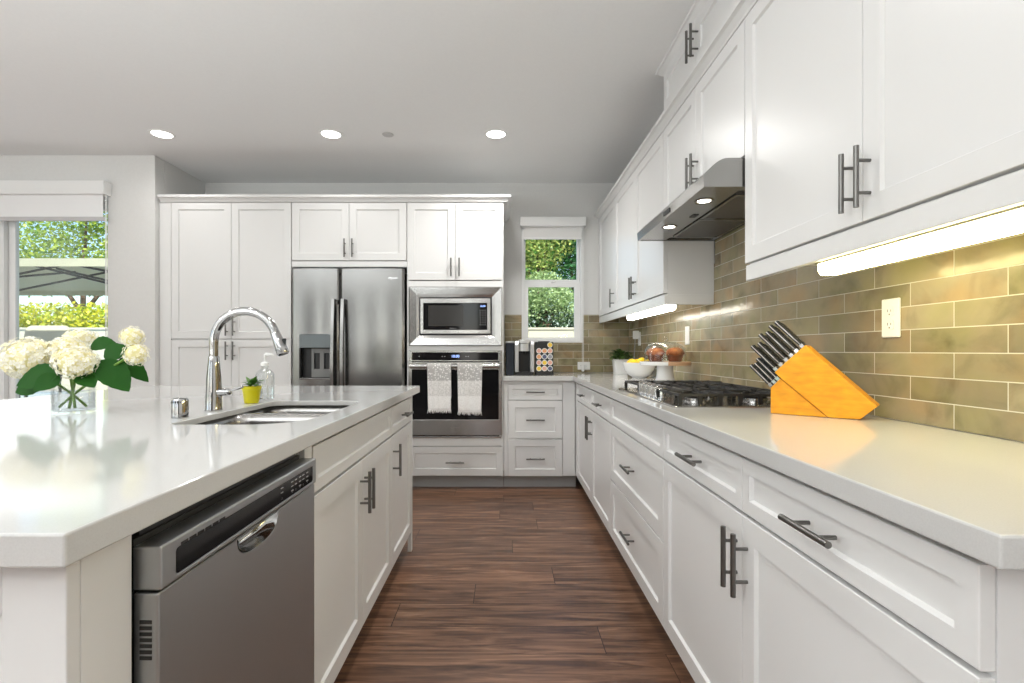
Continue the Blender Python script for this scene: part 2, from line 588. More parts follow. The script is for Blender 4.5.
# ------------------------------------------------------------------ window 1 (back wall) with frame, sashes, panes
def window():
    w = thing('window_1', None, None)
    w['kind'] = 'structure'
    y0, y1 = YW - 0.012, YW + T
    f = MB()
    ring = [[(WX0, WZ0), (WX1, WZ0), (WX1, WZ1), (WX0, WZ1)]]
    f.plate([(WX0 - 0.015, WZ0 - 0.017), (WX1 + 0.015, WZ0 - 0.017), (WX1 + 0.015, WZ1 + 0.03), (WX0 - 0.015, WZ1 + 0.03)], [[(WX0 + 0.008, WZ0 + 0.008), (WX1 - 0.008, WZ0 + 0.008), (WX1 - 0.008, WZ1 - 0.008), (WX0 + 0.008, WZ1 - 0.008)]], fy, y0, YW + 0.045)
    f.build('window_frame', M['trim'], w, bevel=0.003)
    zm = 1.728
    a = MB().plate([(WX0 + 0.008, zm), (WX1 - 0.008, zm), (WX1 - 0.008, WZ1), (WX0 + 0.008, WZ1)], [[(WX0 + 0.022, zm + 0.058), (WX1 - 0.034, zm + 0.058), (WX1 - 0.034, WZ1 - 0.02), (WX0 + 0.022, WZ1 - 0.02)]], fy, YW + 0.05, YW + 0.085)
    a.build('upper_sash', M['trim'], w, bevel=0.002)
    b = MB().plate([(WX0 + 0.008, WZ0 + 0.008), (WX1 - 0.008, WZ0 + 0.008), (WX1 - 0.008, zm + 0.03), (WX0 + 0.008, zm + 0.03)], [[(WX0 + 0.046, WZ0 + 0.032), (WX1 - 0.062, WZ0 + 0.032), (WX1 - 0.062, zm - 0.014), (WX0 + 0.046, zm - 0.014)]], fy, YW + 0.015, YW + 0.05)
    b.build('lower_sash', M['trim'], w, bevel=0.002)
    MB().box(WX0 + 0.02, WX1 - 0.032, YW + 0.066, YW + 0.07, zm + 0.056, WZ1 - 0.018).build('pane', M['pane'], w)
    MB().box(WX0 + 0.044, WX1 - 0.060, YW + 0.03, YW + 0.034, WZ0 + 0.030, zm - 0.012).build('pane', M['pane'], w)
    MB().box(0.44, 0.49, YW + 0.006, YW + 0.03, zm + 0.03, zm + 0.045).build('sash_lock', M['white'], w, bevel=0.003)
window()

t = thing('roller_shade', 'white boxed roller shade over the small back window', 'window shade', (0, 0, 0))
MB().box(0.150, 0.752, YW - 0.085, YW - 0.013, 2.262, 2.345).build('valance', M['trim'], t, bevel=0.004)
M['shade'] = mat('translucent_shade_fabric', (0.80, 0.79, 0.77), 0.9, spec=0.1, **{'Transmission Weight': 0.0})
MB().box(0.182, 0.718, YW - 0.042, YW - 0.040, 2.165, 2.262).build('shade_fabric', M['shade'], t)
MB().box(0.180, 0.720, YW - 0.048, YW - 0.034, 2.146, 2.165).build('bottom_rail', M['trim'], t, bevel=0.003)
MB().tube([(0.722, YW - 0.05, 2.262), (0.722, YW - 0.05, 0.98)], 0.0022, 6).tube([(0.734, YW - 0.05, 2.262), (0.734, YW - 0.05, 0.98)], 0.0022, 6).build('bead_chain', M['white'], t)
MB().lathe([(0.003, 0.06), (0.012, 0.05), (0.014, 0.02), (0.013, 0.004), (0.003, 0)], (0.728, YW - 0.05, 0.925), 16, True, True).build('chain_weight', M['white'], t, smooth=40)

# ------------------------------------------------------------------ sliding glass door (left)
def slider():
    w = thing('door_1', None, None)
    w['kind'] = 'structure'
    f = MB()
    f.plate([(DX0, 0.0), (DX1, 0.0), (DX1, DZ1), (DX0, DZ1)], [[(DX0 + 0.035, 0.03), (DX1 - 0.012, 0.03), (DX1 - 0.012, DZ1 - 0.035), (DX0 + 0.035, DZ1 - 0.035)]], fy, YL + 0.03, YL + 0.12)
    f.build('door_frame', M['trim'], w, bevel=0.003)
    xm = -4.03
    MB().plate([(xm - 0.085, 0.03), (DX1 - 0.012, 0.03), (DX1 - 0.012, DZ1 - 0.035), (xm - 0.085, DZ1 - 0.035)], [[(xm + 0.055, 0.11), (DX1 - 0.022, 0.11), (DX1 - 0.022, DZ1 - 0.1), (xm + 0.055, DZ1 - 0.1)]], fy, YL + 0.08, YL + 0.115).build('door_panel', M['trim'], w, bevel=0.003)
    MB().box(xm + 0.055, DX1 - 0.022, YL + 0.095, YL + 0.1, 0.11, DZ1 - 0.1).build('pane', M['pane'], w)
    MB().plate([(DX0 + 0.035, 0.03), (xm, 0.03), (xm, DZ1 - 0.035), (DX0 + 0.035, DZ1 - 0.035)], [[(DX0 + 0.09, 0.11), (xm - 0.07, 0.11), (xm - 0.07, DZ1 - 0.1), (DX0 + 0.09, DZ1 - 0.1)]], fy, YL + 0.04, YL + 0.075).build('door_panel', M['trim'], w, bevel=0.003)
    MB().box(DX0 + 0.09, xm - 0.07, YL + 0.055, YL + 0.06, 0.11, DZ1 - 0.1).build('pane', M['pane'], w)
slider()
t = thing('roller_shade', 'wide white roller shade with valance above the sliding glass door', 'window shade')
MB().box(-4.95, -3.128, YL - 0.088, YL - 0.0, 2.345, 2.450).build('valance', M['trim'], t, bevel=0.004)
M['door_shade'] = mat('white_shade_fabric', (0.88, 0.88, 0.88), 0.9, spec=0.1)  # paler, even fabric colour for the sliding door
MB().box(-4.93, -3.165, YL - 0.046, YL - 0.043, 2.175, 2.345).build('shade_fabric', M['door_shade'], t)
MB().box(-4.93, -3.150, YL - 0.052, YL - 0.036, 2.142, 2.175).build('bottom_rail', mat('pale_grey_rail', (0.55, 0.54, 0.54), 0.4), t, bevel=0.003)
MB().tube([(-3.142, YL - 0.05, 2.345), (-3.142, YL - 0.05, 1.0)], 0.0022, 6).tube([(-3.134, YL - 0.05, 2.345), (-3.134, YL - 0.05, 1.0)], 0.0022, 6).build('bead_chain', M['white'], t)

structure('baseboard_left', MB().box(XL_, DX0, YL - 0.015, YL, 0, 0.11), M['trim'], bevel=0.003)
structure('baseboard_right', MB().box(XW - 0.015, XW, YF, 0.55, 0, 0.11), M['trim'], bevel=0.003)

# ------------------------------------------------------------------ cabinets
def bar_pull(parent, x, z, vertical=True, length=0.148, y=-0.034, name='handle', cc=0.078):
    m = MB()
    h = length / 2
    c = cc / 2
    if vertical:
        m.cyl((x, y, z - h), (x, y, z + h), 0.0062, n=14)
        for s in (-1, 1):
            m.cyl((x, y, z + s * c), (x, 0.001, z + s * c), 0.0042, n=10)
    else:
        m.cyl((x - h, y, z), (x + h, y, z), 0.0062, n=14)
        for s in (-1, 1):
            m.cyl((x + s * c, y, z), (x + s * c, 0.001, z), 0.0042, n=10)
    return m.build(name, M['nickel'], parent, smooth=40)

def shaker_mesh(x0, x1, z0, z1, stile=0.057, rec=0.009, t=0.02):
    """one front: frame, bevelled step and recessed panel, front at y = 0."""
    m = MB()
    def ring(i, y):
        return [(x0 + i, y, z0 + i), (x1 - i, y, z0 + i), (x1 - i, y, z1 - i), (x0 + i, y, z1 - i)]
    m.loft([ring(0, t), ring(0, 0.0015), ring(0.0015, 0), ring(stile, 0), ring(stile + 0.0045, rec), ], True, True)
    return m

def front(root, kind, x0, x1, z0, z1, handle=None, stile=0.057, g=0.0015):
    o = shaker_mesh(x0 + g, x1 - g, z0 + g, z1 - g, stile).build(kind, M['cab'], root)
    if handle:
        bar_pull(o, handle[1], handle[2], handle[0] == 'v')
    return o

def carcass(root, w, d, z0, z1, y0=0.021, top=True, toe=True, shelves=()):
    m = MB()
    s = 0.018
    m.box(0, s, y0, d, z0, z1).box(w - s, w, y0, d, z0, z1).box(s, w - s, y0, d, z0, z0 + s).box(s, w - s, d - 0.01, d, z0 + s, z1)
    m.box(s, w - s, y0 + 0.001, y0 + 0.012, z0 + s, z1 - (s if top else 0.0))      # closed face behind the doors
    if top:
        m.box(s, w - s, y0, d, z1 - s, z1)
    if toe:
        m.cur = 1
        m.box(0, w, 0.085, 0.1, 0, z0)
        m.box(0, s, 0.1, d, 0, z0).box(w - s, w, 0.1, d, 0, z0)
    return m.build('carcass', [M['cab'], M['toe']], root)
# ---- tall wall of cabinets at the back (fronts face the camera)
YB = 4.153
ZT = 2.316
DEP = YW - YB - 0.004
# pantry
t = thing('pantry_cabinet', 'tall white four-door pantry cabinet left of the refrigerator', 'cabinet', (-2.782, YB, 0))
carcass(t, 1.066, DEP, 0.105, ZT)
MB().box(0.0, 0.094, 0.004, 0.02, 0.108, ZT).build('filler_strip', M['cab'], t)
for x0, x1, hx in ((0.097, 0.582, 0.553), (0.582, 1.066, 0.611)):
    front(t, 'door', x0, x1, 0.108, 1.208, ('v', hx, 1.118))
    front(t, 'door', x0, x1, 1.214, ZT, ('v', hx, 1.312))
# cabinet over the refrigerator
t = thing('wall_cabinet', 'white two-door cabinet above the refrigerator', 'cabinet', (-1.714, YB, 0))
carcass(t, 0.930, DEP, 1.794, ZT, toe=False)
MB().box(0.0, 0.930, 0.006, 0.02, 1.796, 1.840).build('bottom_rail', M['cab'], t, bevel=0.001)
front(t, 'door', 0.002, 0.465, 1.846, ZT, ('v', 0.434, 1.942))
front(t, 'door', 0.465, 0.928, 1.846, ZT, ('v', 0.496, 1.942))
# oven tower
t = thing('oven_cabinet', 'tall white cabinet housing the microwave and wall oven', 'cabinet', (-0.782, YB, 0))
m = MB()
w = 0.778
m.box(0, 0.018, 0.004, DEP, 0.105, ZT).box(w - 0.018, w, 0.004, DEP, 0.105, ZT).box(0.018, w - 0.018, 0.021, DEP, ZT - 0.018, ZT)
m.box(0.018, w - 0.018, 0.021, DEP, 0.105, 0.123).box(0.018, w - 0.018, DEP - 0.01, DEP, 0.123, ZT - 0.018)
m.box(0.018, w - 0.018, 0.024, 0.034, 0.123, 0.345).box(0.018, w - 0.018, 0.024, 0.034, 1.69, ZT - 0.018)
m.box(0.018, w - 0.018, 0.004, DEP - 0.02, 0.350, 0.418).box(0.018, w - 0.018, 0.004, DEP - 0.02, 1.122, 1.156).box(0.018, w - 0.018, 0.004, DEP - 0.02, 1.636, 1.682)
m.box(0.018, 0.034, 0.004, 0.05, 0.418, 1.122).box(w - 0.034, w - 0.018, 0.004, 0.05, 0.418, 1.122)
m.box(0.018, 0.034, 0.004, 0.05, 1.156, 1.636).box(w - 0.034, w - 0.018, 0.004, 0.05, 1.156, 1.636)
m.cur = 1
m.box(0, w, 0.085, 0.1, 0, 0.105).box(0, 0.018, 0.1, DEP, 0, 0.105).box(w - 0.018, w, 0.1, DEP, 0, 0.105)
m.build('carcass', [M['cab'], M['toe']], t)
front(t, 'door', 0.002, 0.389, 1.687, ZT, ('v', 0.356, 1.788))
front(t, 'door', 0.389, w - 0.002, 1.687, ZT, ('v', 0.422, 1.788))
front(t, 'drawer', 0.002, w - 0.002, 0.108, 0.346, ('h', w / 2, 0.222), 0.055)
# crown over the tall run
m = MB()
PC = [(0.0, 2.317), (0.030, 2.317), (0.034, 2.326), (0.048, 2.343), (0.060, 2.347), (0.060, 2.367), (0.0, 2.367)]
sweep(m, [(-2.768, YB + 0.02), (-0.003, YB + 0.02), (-0.003, YW - 0.001)], PC)
tag(m.build('crown_molding', M['cab']), 'white crown molding along the top of the tall pantry and oven cabinets', 'crown molding')

# ---- base cabinets on the back wall, right of the oven
t = thing('base_cabinet', 'white three-drawer base cabinet below the coffee maker', 'cabinet', (0.0, YB, 0))
carcass(t, 0.590, DEP, 0.105, 0.873, top=False)
MB().box(0.0, 0.030, 0.004, 0.02, 0.108, 0.873).box(0.474, 0.572, 0.004, 0.02, 0.108, 0.873).box(0.03, 0.474, 0.006, 0.02, 0.852, 0.873).build('filler_strip', M['cab'], t)
front(t, 'drawer', 0.032, 0.472, 0.720, 0.848, ('h', 0.252, 0.786), 0.036)
front(t, 'drawer', 0.032, 0.472, 0.408, 0.717, ('h', 0.252, 0.562), 0.055)
front(t, 'drawer', 0.032, 0.472, 0.105, 0.404, ('h', 0.252, 0.250), 0.055)

# ---- base cabinets along the right wall (fronts face -X)
XR = 0.575
DR = XW - XR - 0.004
def right_base(label, yfar, ynear):
    t = thing('base_cabinet', label, 'cabinet', (XR, yfar, 0), -PI / 2)
    carcass(t, yfar - ynear, DR, 0.115, 0.873, top=False)
    return t
ya, yb = 1.861, 0.622
t = right_base('white base cabinet with two drawers over two doors, in front of the knife block', ya, yb)
c = ya - 1.244
w = ya - yb
front(t, 'drawer', 0.001, c, 0.730, 0.862, ('h', c / 2 + 0.01, 0.795), 0.034)
front(t, 'drawer', c, w, 0.730, 0.862, ('h', (c + w) / 2, 0.795), 0.034)
front(t, 'door', 0.001, c, 0.118, 0.724, ('v', c - 0.0275, 0.612))
front(t, 'door', c, w, 0.118, 0.724, ('v', c + 0.0275, 0.612))
ya, yb = 2.780, 1.861
t = right_base('white base cabinet with a plain top panel and two deep drawers below the cooktop', ya, yb)
w = ya - yb
front(t, 'drawer_panel', 0.001, w - 0.001, 0.730, 0.862, None, 0.034)
front(t, 'drawer', 0.001, w - 0.001, 0.428, 0.726, ('h', w / 2, 0.585))
front(t, 'drawer', 0.001, w - 0.001, 0.118, 0.424, ('h', w / 2, 0.275))
ya, yb = 4.150, 2.780
t = right_base('white corner base cabinet with two small drawers and two doors beside the back wall', ya, yb)
w = ya - yb
c = ya - 3.384
MB().box(0.0, 0.085, 0.004, 0.02, 0.118, 0.873).build('filler_strip', M['cab'], t)
front(t, 'drawer', 0.088, c, 0.730, 0.862, ('h', (0.088 + c) / 2, 0.795), 0.034)
front(t, 'drawer', c, w - 0.001, 0.730, 0.862, ('h', (c + w) / 2, 0.795), 0.034)
front(t, 'door', 0.088, c, 0.118, 0.724, ('v', c - 0.0275, 0.612))
front(t, 'door', c, w - 0.001, 0.118, 0.724, ('v', c + 0.0275, 0.612))

# ---- wall cabinets along the right wall
XU = 0.880
DU = XW - XU - 0.011
def upper(label, yfar, ynear, z0, z1, rail=True):
    t = thing('wall_cabinet', label, 'cabinet', (XU, yfar, 0), -PI / 2)
    w = yfar - ynear
    carcass(t, w, DU, z0, z1, toe=False)
    if rail:
        MB().box(0, w, 0.005, 0.024, z0 - 0.056, z0).box(w - 0.018, w, 0.024, DU, z0 - 0.056, z0).build('light_rail', M['cab'], t, bevel=0.002)
    return t, w
ZU = 2.335
t, w = upper('white three-door wall cabinet in the corner beyond the range hood', 4.796, 2.842, 1.430, ZU)
e = [0.03, 4.796 - 4.09, 4.796 - 3.46, w]
MB().box(0.0, 0.028, 0.004, 0.02, 1.432, ZU).build('filler_strip', M['cab'], t)
front(t, 'door', e[0], e[1], 1.435, ZU, ('v', e[1] - 0.0275, 1.538))
front(t, 'door', e[1], e[2], 1.435, ZU, ('v', e[2] - 0.0275, 1.538))
front(t, 'door', e[2], e[3], 1.435, ZU, ('v', e[2] + 0.0275, 1.538))
t, w = upper('white two-door wall cabinet directly above the range hood', 2.840, 1.886, 1.832, ZU, False)
c = 2.840 - 2.363
front(t, 'door', 0.001, c, 1.835, ZU, ('v', c - 0.0275, 1.938))
front(t, 'door', c, w, 1.835, ZU, ('v', c + 0.0275, 1.938))
t, w = upper('large white two-door wall cabinet above the knife block and wall outlet', 1.884, 0.646, 1.430, ZU)
c = 1.884 - 1.265
front(t, 'door', 0.001, c, 1.435, ZU, ('v', c - 0.0275, 1.538))
front(t, 'door', c, w, 1.435, ZU, ('v', c + 0.0275, 1.538))
# crown over the wall cabinets, and the short stacked cabinets reaching the ceiling
m = MB()
PU = [(0.0, 2.337), (0.022, 2.337), (0.026, 2.346), (0.044, 2.362), (0.058, 2.366), (0.058, 2.386), (0.0, 2.386)]
sweep(m, [(XU + 0.021, YW - 0.002), (XU + 0.021, 0.646)], PU)
tag(m.build('crown_molding', M['cab']), 'white crown molding along the top of the wall cabinets on the right', 'crown molding')
t, w = upper('short white stacked cabinet near the ceiling above the hood cabinet', 2.840, 1.886, 2.388, 2.668, False)
MB().box(0, w, 0.006, 0.02, 2.389, 2.424).build('bottom_rail', M['cab'], t)
c = 2.840 - 2.363
front(t, 'door', 0.001, c, 2.428, 2.636, ('v', c - 0.0275, 2.528), 0.05)
front(t, 'door', c, w, 2.428, 2.636, ('v', c + 0.0275, 2.528), 0.05)
t, w = upper('short white stacked cabinet near the ceiling above the large near wall cabinet', 1.884, 0.646, 2.388, 2.668, False)
MB().box(0, w, 0.006, 0.02, 2.389, 2.424).build('bottom_rail', M['cab'], t)
c = 1.884 - 1.265
front(t, 'door', 0.001, c, 2.428, 2.636, None, 0.05)
front(t, 'door', c, w, 2.428, 2.636, None, 0.05)
m = MB()
PS = [(0.0, 2.638), (0.018, 2.638), (0.022, 2.645), (0.040, 2.661), (0.050, 2.664), (0.050, 2.679), (0.0, 2.679)]
sweep(m, [(XW - 0.001, 2.842), (XU + 0.0205, 2.842), (XU + 0.0205, 0.646)], PS)
tag(m.build('crown_molding', M['cab']), 'white crown molding at the ceiling over the stacked cabinets', 'crown molding')

# ---- LED bars under the wall cabinets
def led(label, y0, y1, x0, x1, z0, m, p, col):
    t = thing('under_cabinet_light', label, 'light', ((x0 + x1) / 2, (y0 + y1) / 2, z0))
    h, k = (y1 - y0) / 2, (x1 - x0) / 2
    pr = [(-k, 0.034), (-k, 0.012), (-k * 0.7, 0.0), (k * 0.7, 0.0), (k, 0.012), (k, 0.034)]
    MB().prism(pr, lambda u, v, w: (u, w, v), -h, h).build('diffuser', m, t, smooth=30)
    MB().box(-k - 0.003, k + 0.003, -h - 0.012, h + 0.012, 0.034, 0.1 - 0.019).box(k + 0.0005, k + 0.004, -h - 0.012, h + 0.012, 0.020, 0.034).build('housing', M['greyplastic'], t)  # wall-side lip added to hide the bar's glare from the tiles
led('long glowing LED bar under the large near wall cabinet', 0.66, 1.55, 0.945, 1.005, 1.346, M['ledbar'], 0, None)
led('glowing LED bar under the corner wall cabinet beyond the hood', 2.95, 3.92, 0.935, 0.985, 1.350, M['ledfar'], 0, None)

# ------------------------------------------------------------------ worktops
TOPZ = 0.914
fz = lambda u, v, w: (u, v, w)
m = MB().plate([(0.553, 0.573), (XW - 0.001, 0.573), (XW - 0.001, YW - 0.001), (-0.002, YW - 0.001), (-0.002, 4.125), (0.553, 4.125)], [], fz, 0.8745, TOPZ)
tag(m.build('worktop', M['quartz'], bevel=0.003), 'L-shaped white quartz worktop along the right and back walls', 'worktop')

IX0, IX1, IY0, IY1 = -2.10, -0.4934, 0.579, 3.02
SX0, SX1, SY0, SY1 = -0.940, -0.578, 1.435, 2.110
hole = rrect(SX0, SX1, SY0, SY1, [0.15, 0.07, 0.06, 0.03], 8)
def apron_top(outer, hole, inset, z0, z1, z2):
    """thin slab z1..z2 with a hole and a mitred apron of the given width down to z0, all one skin."""
    bm = bmesh.new()
    rings = {}
    def ring(k, pts, z):
        rings[k] = [bm.verts.new((p[0], p[1], z)) for p in pts]
    ring('ot', outer, z2); ring('ob', outer, z0); ring('ib', inset, z0); ring('it', inset, z1); ring('ht', hole, z2); ring('hb', hole, z1)
    def edges(k):
        r = rings[k]
        out = []
        for i in range(len(r)):
            e = bm.edges.get((r[i], r[(i + 1) % len(r)])) or bm.edges.new((r[i], r[(i + 1) % len(r)]))
            out.append(e)
        return out
    bmesh.ops.triangle_fill(bm, use_beauty=True, use_dissolve=False, edges=edges('ot') + edges('ht'))
    bmesh.ops.triangle_fill(bm, use_beauty=True, use_dissolve=False, edges=edges('it') + edges('hb'))
    for p, q in (('ot', 'ob'), ('ob', 'ib'), ('ib', 'it'), ('ht', 'hb')):
        P, Q = rings[p], rings[q]
        for i in range(len(P)):
            j = (i + 1) % len(P)
            bm.faces.new((P[i], P[j], Q[j], Q[i]))
    bm.verts.index_update()
    r = MB().add([v.co[:] for v in bm.verts], [tuple(v.index for v in f.verts) for f in bm.faces])
    bm.free()
    return r
m = apron_top([(IX0, IY0), (IX1, IY0), (IX1, IY1), (IX0, IY1)], hole, [(IX0 + 0.02, IY0 + 0.02), (IX1 - 0.02, IY0 + 0.02), (IX1 - 0.02, IY1 - 0.02), (IX0 + 0.02, IY1 - 0.02)], 0.8745, 0.8945, TOPZ)
tag(m.build('worktop', M['quartz'], bevel=0.003), 'white quartz island worktop with a sink cutout', 'worktop')

# ---- double-bowl sink below the cutout
t = thing('sink', 'stainless steel double-bowl undermount sink in the island', 'sink', ((SX0 + SX1) / 2, (SY0 + SY1) / 2, 0.65))
ox, oy = (SX0 + SX1) / 2, (SY0 + SY1) / 2
a0, a1, b0, b1 = SX0 - 0.012 - ox, SX1 + 0.012 - ox, SY0 - 0.012 - oy, SY1 + 0.012 - oy
DIV = 1.85 - oy
zr = 0.8935 - 0.65
bowls = ((b0, DIV - 0.012, [0.13, 0.05, 0.05, 0.05]), (DIV + 0.012, b1, [0.05, 0.07, 0.06, 0.05]))
rim = MB().plate(rrect(a0 - 0.015, a1 + 0.015, b0 - 0.015, b1 + 0.015, 0.06, 6), [rrect(a0, a1, p, q, r, 6) for p, q, r in bowls], fz, zr - 0.002, zr)
rim.build('rim', M['sinksteel'], t, smooth=30)
for p, q, r in bowls:
    loops = []
    for ins, z in ((0, zr - 0.001), (0.002, zr - 0.03), (0.008, 0.05), (0.02, 0.022), (0.045, 0.012), (0.10, 0.010)):
        loops.append([(x, y, z) for x, y in rrect(a0 + ins, a1 - ins, p + ins, q - ins, [max(k - ins * 0.2, 0.02) for k in r], 6)])
    o = MB().loft(loops, False, True).build('bowl', M['sinksteel'], t, smooth=50, recalc=False)
    sd = o.modifiers.new('gauge', 'SOLIDIFY')
    sd.thickness = 0.0015
    MB().lathe([(0.001, 0.001), (0.02, 0.001), (0.03, 0.003), (0.042, 0.004), (0.045, 0.0)], ((a0 + a1) / 2, (p + q) / 2, 0.0105), 24, True, True).build('drain', M['chrome'], t, smooth=40)

# ---- island cabinets (fronts face +X)
XI = -0.515
def island_cab(label, y0, y1):
    t = thing('base_cabinet', label, 'cabinet', (XI, y0, 0), PI / 2)
    carcass(t, y1 - y0, 0.60, 0.108, 0.873, top=False)
    return t, y1 - y0
t, w = island_cab('white two-door sink cabinet in the island beside the dishwasher', 1.340, 2.355)
MB().box(0, 0.05, 0.004, 0.02, 0.11, 0.873).build('filler_strip', M['cab'], t)
c = 1.873 - 1.340
front(t, 'drawer_panel', 0.052, w, 0.730, 0.862, None, 0.034)
front(t, 'door', 0.052, c, 0.112, 0.724, ('v', c - 0.0275, 0.612))
front(t, 'door', c, w, 0.112, 0.724, ('v', c + 0.0275, 0.612))
t, w = island_cab('narrow white cabinet with one drawer and one door at the far end of the island', 2.357, 2.898)
front(t, 'drawer', 0.001, 0.505, 0.730, 0.862, ('h', 0.28, 0.795), 0.034)
front(t, 'door', 0.001, 0.505, 0.112, 0.724, ('v', 0.034, 0.612))
MB().box(0.507, 0.541, 0.0, 0.021, 0.0, 0.873).build('end_post', M['cab'], t, bevel=0.002)
# island carcass: near end panel, rear panel, far end panel
t = thing('island_panel', 'white panelled end and back of the island around the dishwasher', 'island panel', (-1.15, 0.612, 0))
m = MB()
m.box(0.553, 0.630, 0.0, 0.020, 0.0, 0.873)      # corner stile facing the camera
m.box(-0.60, 0.553, 0.010, 0.020, 0.0, 0.873)     # recessed field
m.box(-0.60, 0.553, 0.0, 0.010, 0.0, 0.12).box(-0.60, 0.553, 0.0, 0.010, 0.805, 0.873).box(-0.60, -0.52, 0.0, 0.010, 0.12, 0.805)
m.build('end_panel', M['cab'], t, bevel=0.0015)
MB().box(0.612, 0.630, 0.021, 0.108, 0.0, 0.873).build('corner_panel', M['cab'], t, bevel=0.0015)
m = MB().box(-0.60, -0.58, 0.021, 2.286, 0.0, 0.873)
m.build('back_panel', M['cab'], t)
m = MB().box(-0.579, 0.03, 2.267, 2.286, 0.0, 0.873)
m.build('far_panel', M['cab'], t)

# ------------------------------------------------------------------ dishwasher
t = thing('dishwasher', 'stainless steel dishwasher at the near end of the island', 'dishwasher', (-0.486, 0.730, 0), PI / 2)
w = 0.603
fr = lambda u, v, q: (u, q, v)          # local x, z, depth
pk = []                                  # pocket outline below the control panel
for k in range(21):
    a = PI + PI * k / 20
    pk.append((w / 2 + 0.083 * math.copysign(abs(math.cos(a)) ** 0.7, math.cos(a)), 0.772 - 0.040 * abs(math.sin(a)) ** 0.75))
door = MB().plate([(0.0, 0.112), (w, 0.112), (w, 0.7755), (0.0, 0.7755)], [pk], fr, 0.004, 0.040)
d = door.build('door', M['steel_dark'], t, bevel=0.003)
loops = []
cx, cz = w / 2, 0.760
for s, dep in ((1.0, 0.0035), (0.97, 0.010), (0.90, 0.022), (0.72, 0.032), (0.4, 0.036)):
    loops.append([(cx + (x - cx) * s, dep, cz + (z - cz) * s) for x, z in pk])
MB().loft(loops, False, True).build('handle_pocket', M['chrome'], d, smooth=50)
m = MB()
for k in range(7):
    z = 0.735 - k * 0.0085
    m.box(-0.0012, 0.002, 0.013, 0.030, z - 0.0025, z + 0.0025)
m.build('side_vent', M['black'], d)
p = MB().plate([(0, 0.779), (w, 0.779), (w, 0.842), (0, 0.842)], [rrect(0.035, w - 0.02, 0.787, 0.826, 0.006, 4)], fr, 0.0, 0.041).build('control_panel', M['steel_dark'], t, bevel=0.003)
MB().prism(rrect(0.0355, w - 0.0205, 0.7875, 0.8255, 0.006, 4), fr, 0.0015, 0.030).build('control_glass', M['blackglass'], p)
m = MB()
for k in range(6):
    m.box(0.045 + k * 0.021, 0.062 + k * 0.021, -0.0006, 0.004, 0.8275, 0.8315)
m.build('top_vent', M['black'], p)
M['icon'] = mat('grey_icon_print', (0.30, 0.30, 0.30), 0.5)
m = MB()
for k, x in enumerate((0.40, 0.455, 0.475, 0.50, 0.52, 0.545)):
    for j in range(2 + k % 2):
        z = 0.818 - j * 0.010
        m.box(x - 0.006, x + 0.006, 0.0008, 0.0016, z - 0.0012, z + 0.0012)
    m.lathe([(0.0025, 0), (0.0025, 0.0005)], (0, 0, 0), 10)
    n = len(m.v)
    for q in range(n - 20, n):
        a = m.v[q]
        m.v[q] = (x + a[0], 0.0012 - a[2], 0.795 + a[1])
m.build('control_icons', M['icon'], p)
m = MB().box(0.004, w - 0.004, 0.042, 0.58, 0.105, 0.850)
m.build('tub', M['gap'], t)
MB().box(0.01, w - 0.01, 0.06, 0.10, 0.0, 0.103).build('kick_plate', M['black'], t)
MB().box(0.02, w - 0.02, 0.045, 0.06, 0.8505, 0.868).build('mounting_bracket', M['black'], t)

# ------------------------------------------------------------------ refrigerator
t = thing('refrigerator', 'side-by-side stainless steel refrigerator with ice and water dispenser', 'refrigerator', (-1.700, 4.115, 0))
fw = 0.900
MB().box(0.006, fw - 0.006, 0.075, 0.66, 0.02, 1.752).box(0.05, 0.18, 0.03, 0.2, 1.752, 1.782).box(fw - 0.18, fw - 0.05, 0.03, 0.2, 1.752, 1.782).build('cabinet_body', M['gap'], t)
MB().box(0.01, fw - 0.01, 0.05, 0.075, 0.0, 0.075).build('base_grille', M['black'], t)
def fridge_door(x0, x1, holes):
    m = MB()
    n = 14
    bow = 0.012
    def yb(x):
        u = (x - x0) / (x1 - x0) * 2 - 1
        e = max(0.0, abs(u) - 0.93) / 0.07
        return bow * u * u + 0.012 * e * e
    xs = [x0 + (x1 - x0) * k / 28 for k in range(29)]
    def slab(z0, z1, xr):
        pts = [(x, yb(x)) for x in xr] + [(xr[-1], 0.068), (xr[0], 0.068)]
        m.prism(pts, lambda u, v, q: (u, v, q), z0, z1)
    if not holes:
        slab(0.08, 1.776, xs)
    else:
        hx0, hx1, hz0, hz1 = holes
        slab(0.08, hz0, xs)
        slab(hz1, 1.776, xs)
        slab(hz0, hz1, [x for x in xs if x < hx0] + [hx0])
        slab(hz0, hz1, [hx1] + [x for x in xs if x > hx1])
    return m
sp = 0.378
ld = fridge_door(0.0, sp, (0.062, 0.310, 0.885, 1.250)).build('freezer_door', M['steel'], t, smooth=30)
rd = fridge_door(sp + 0.008, fw, None).build('fresh_food_door', M['steel'], t, smooth=30)
for d, x in ((ld, sp - 0.036), (rd, sp + 0.040)):
    m = MB()
    pts = []
    for k in range(17):
        z = 0.45 + (1.53 - 0.45) * k / 16
        u = k / 8 - 1
        pts.append([(x - 0.017, -0.050 + 0.03 * u * u - 0.0, z), (x - 0.012, -0.062 + 0.03 * u * u, z), (x + 0.012, -0.062 + 0.03 * u * u, z), (x + 0.017, -0.050 + 0.03 * u * u, z), (x + 0.012, -0.040 + 0.03 * u * u, z), (x - 0.012, -0.040 + 0.03 * u * u, z)])
    m.loft(pts)
    for z in (0.47, 1.51):
        m.box(x - 0.013, x + 0.013, -0.026, 0.012, z - 0.02, z + 0.02)
    m.build('handle', M['steel'], d, smooth=50)
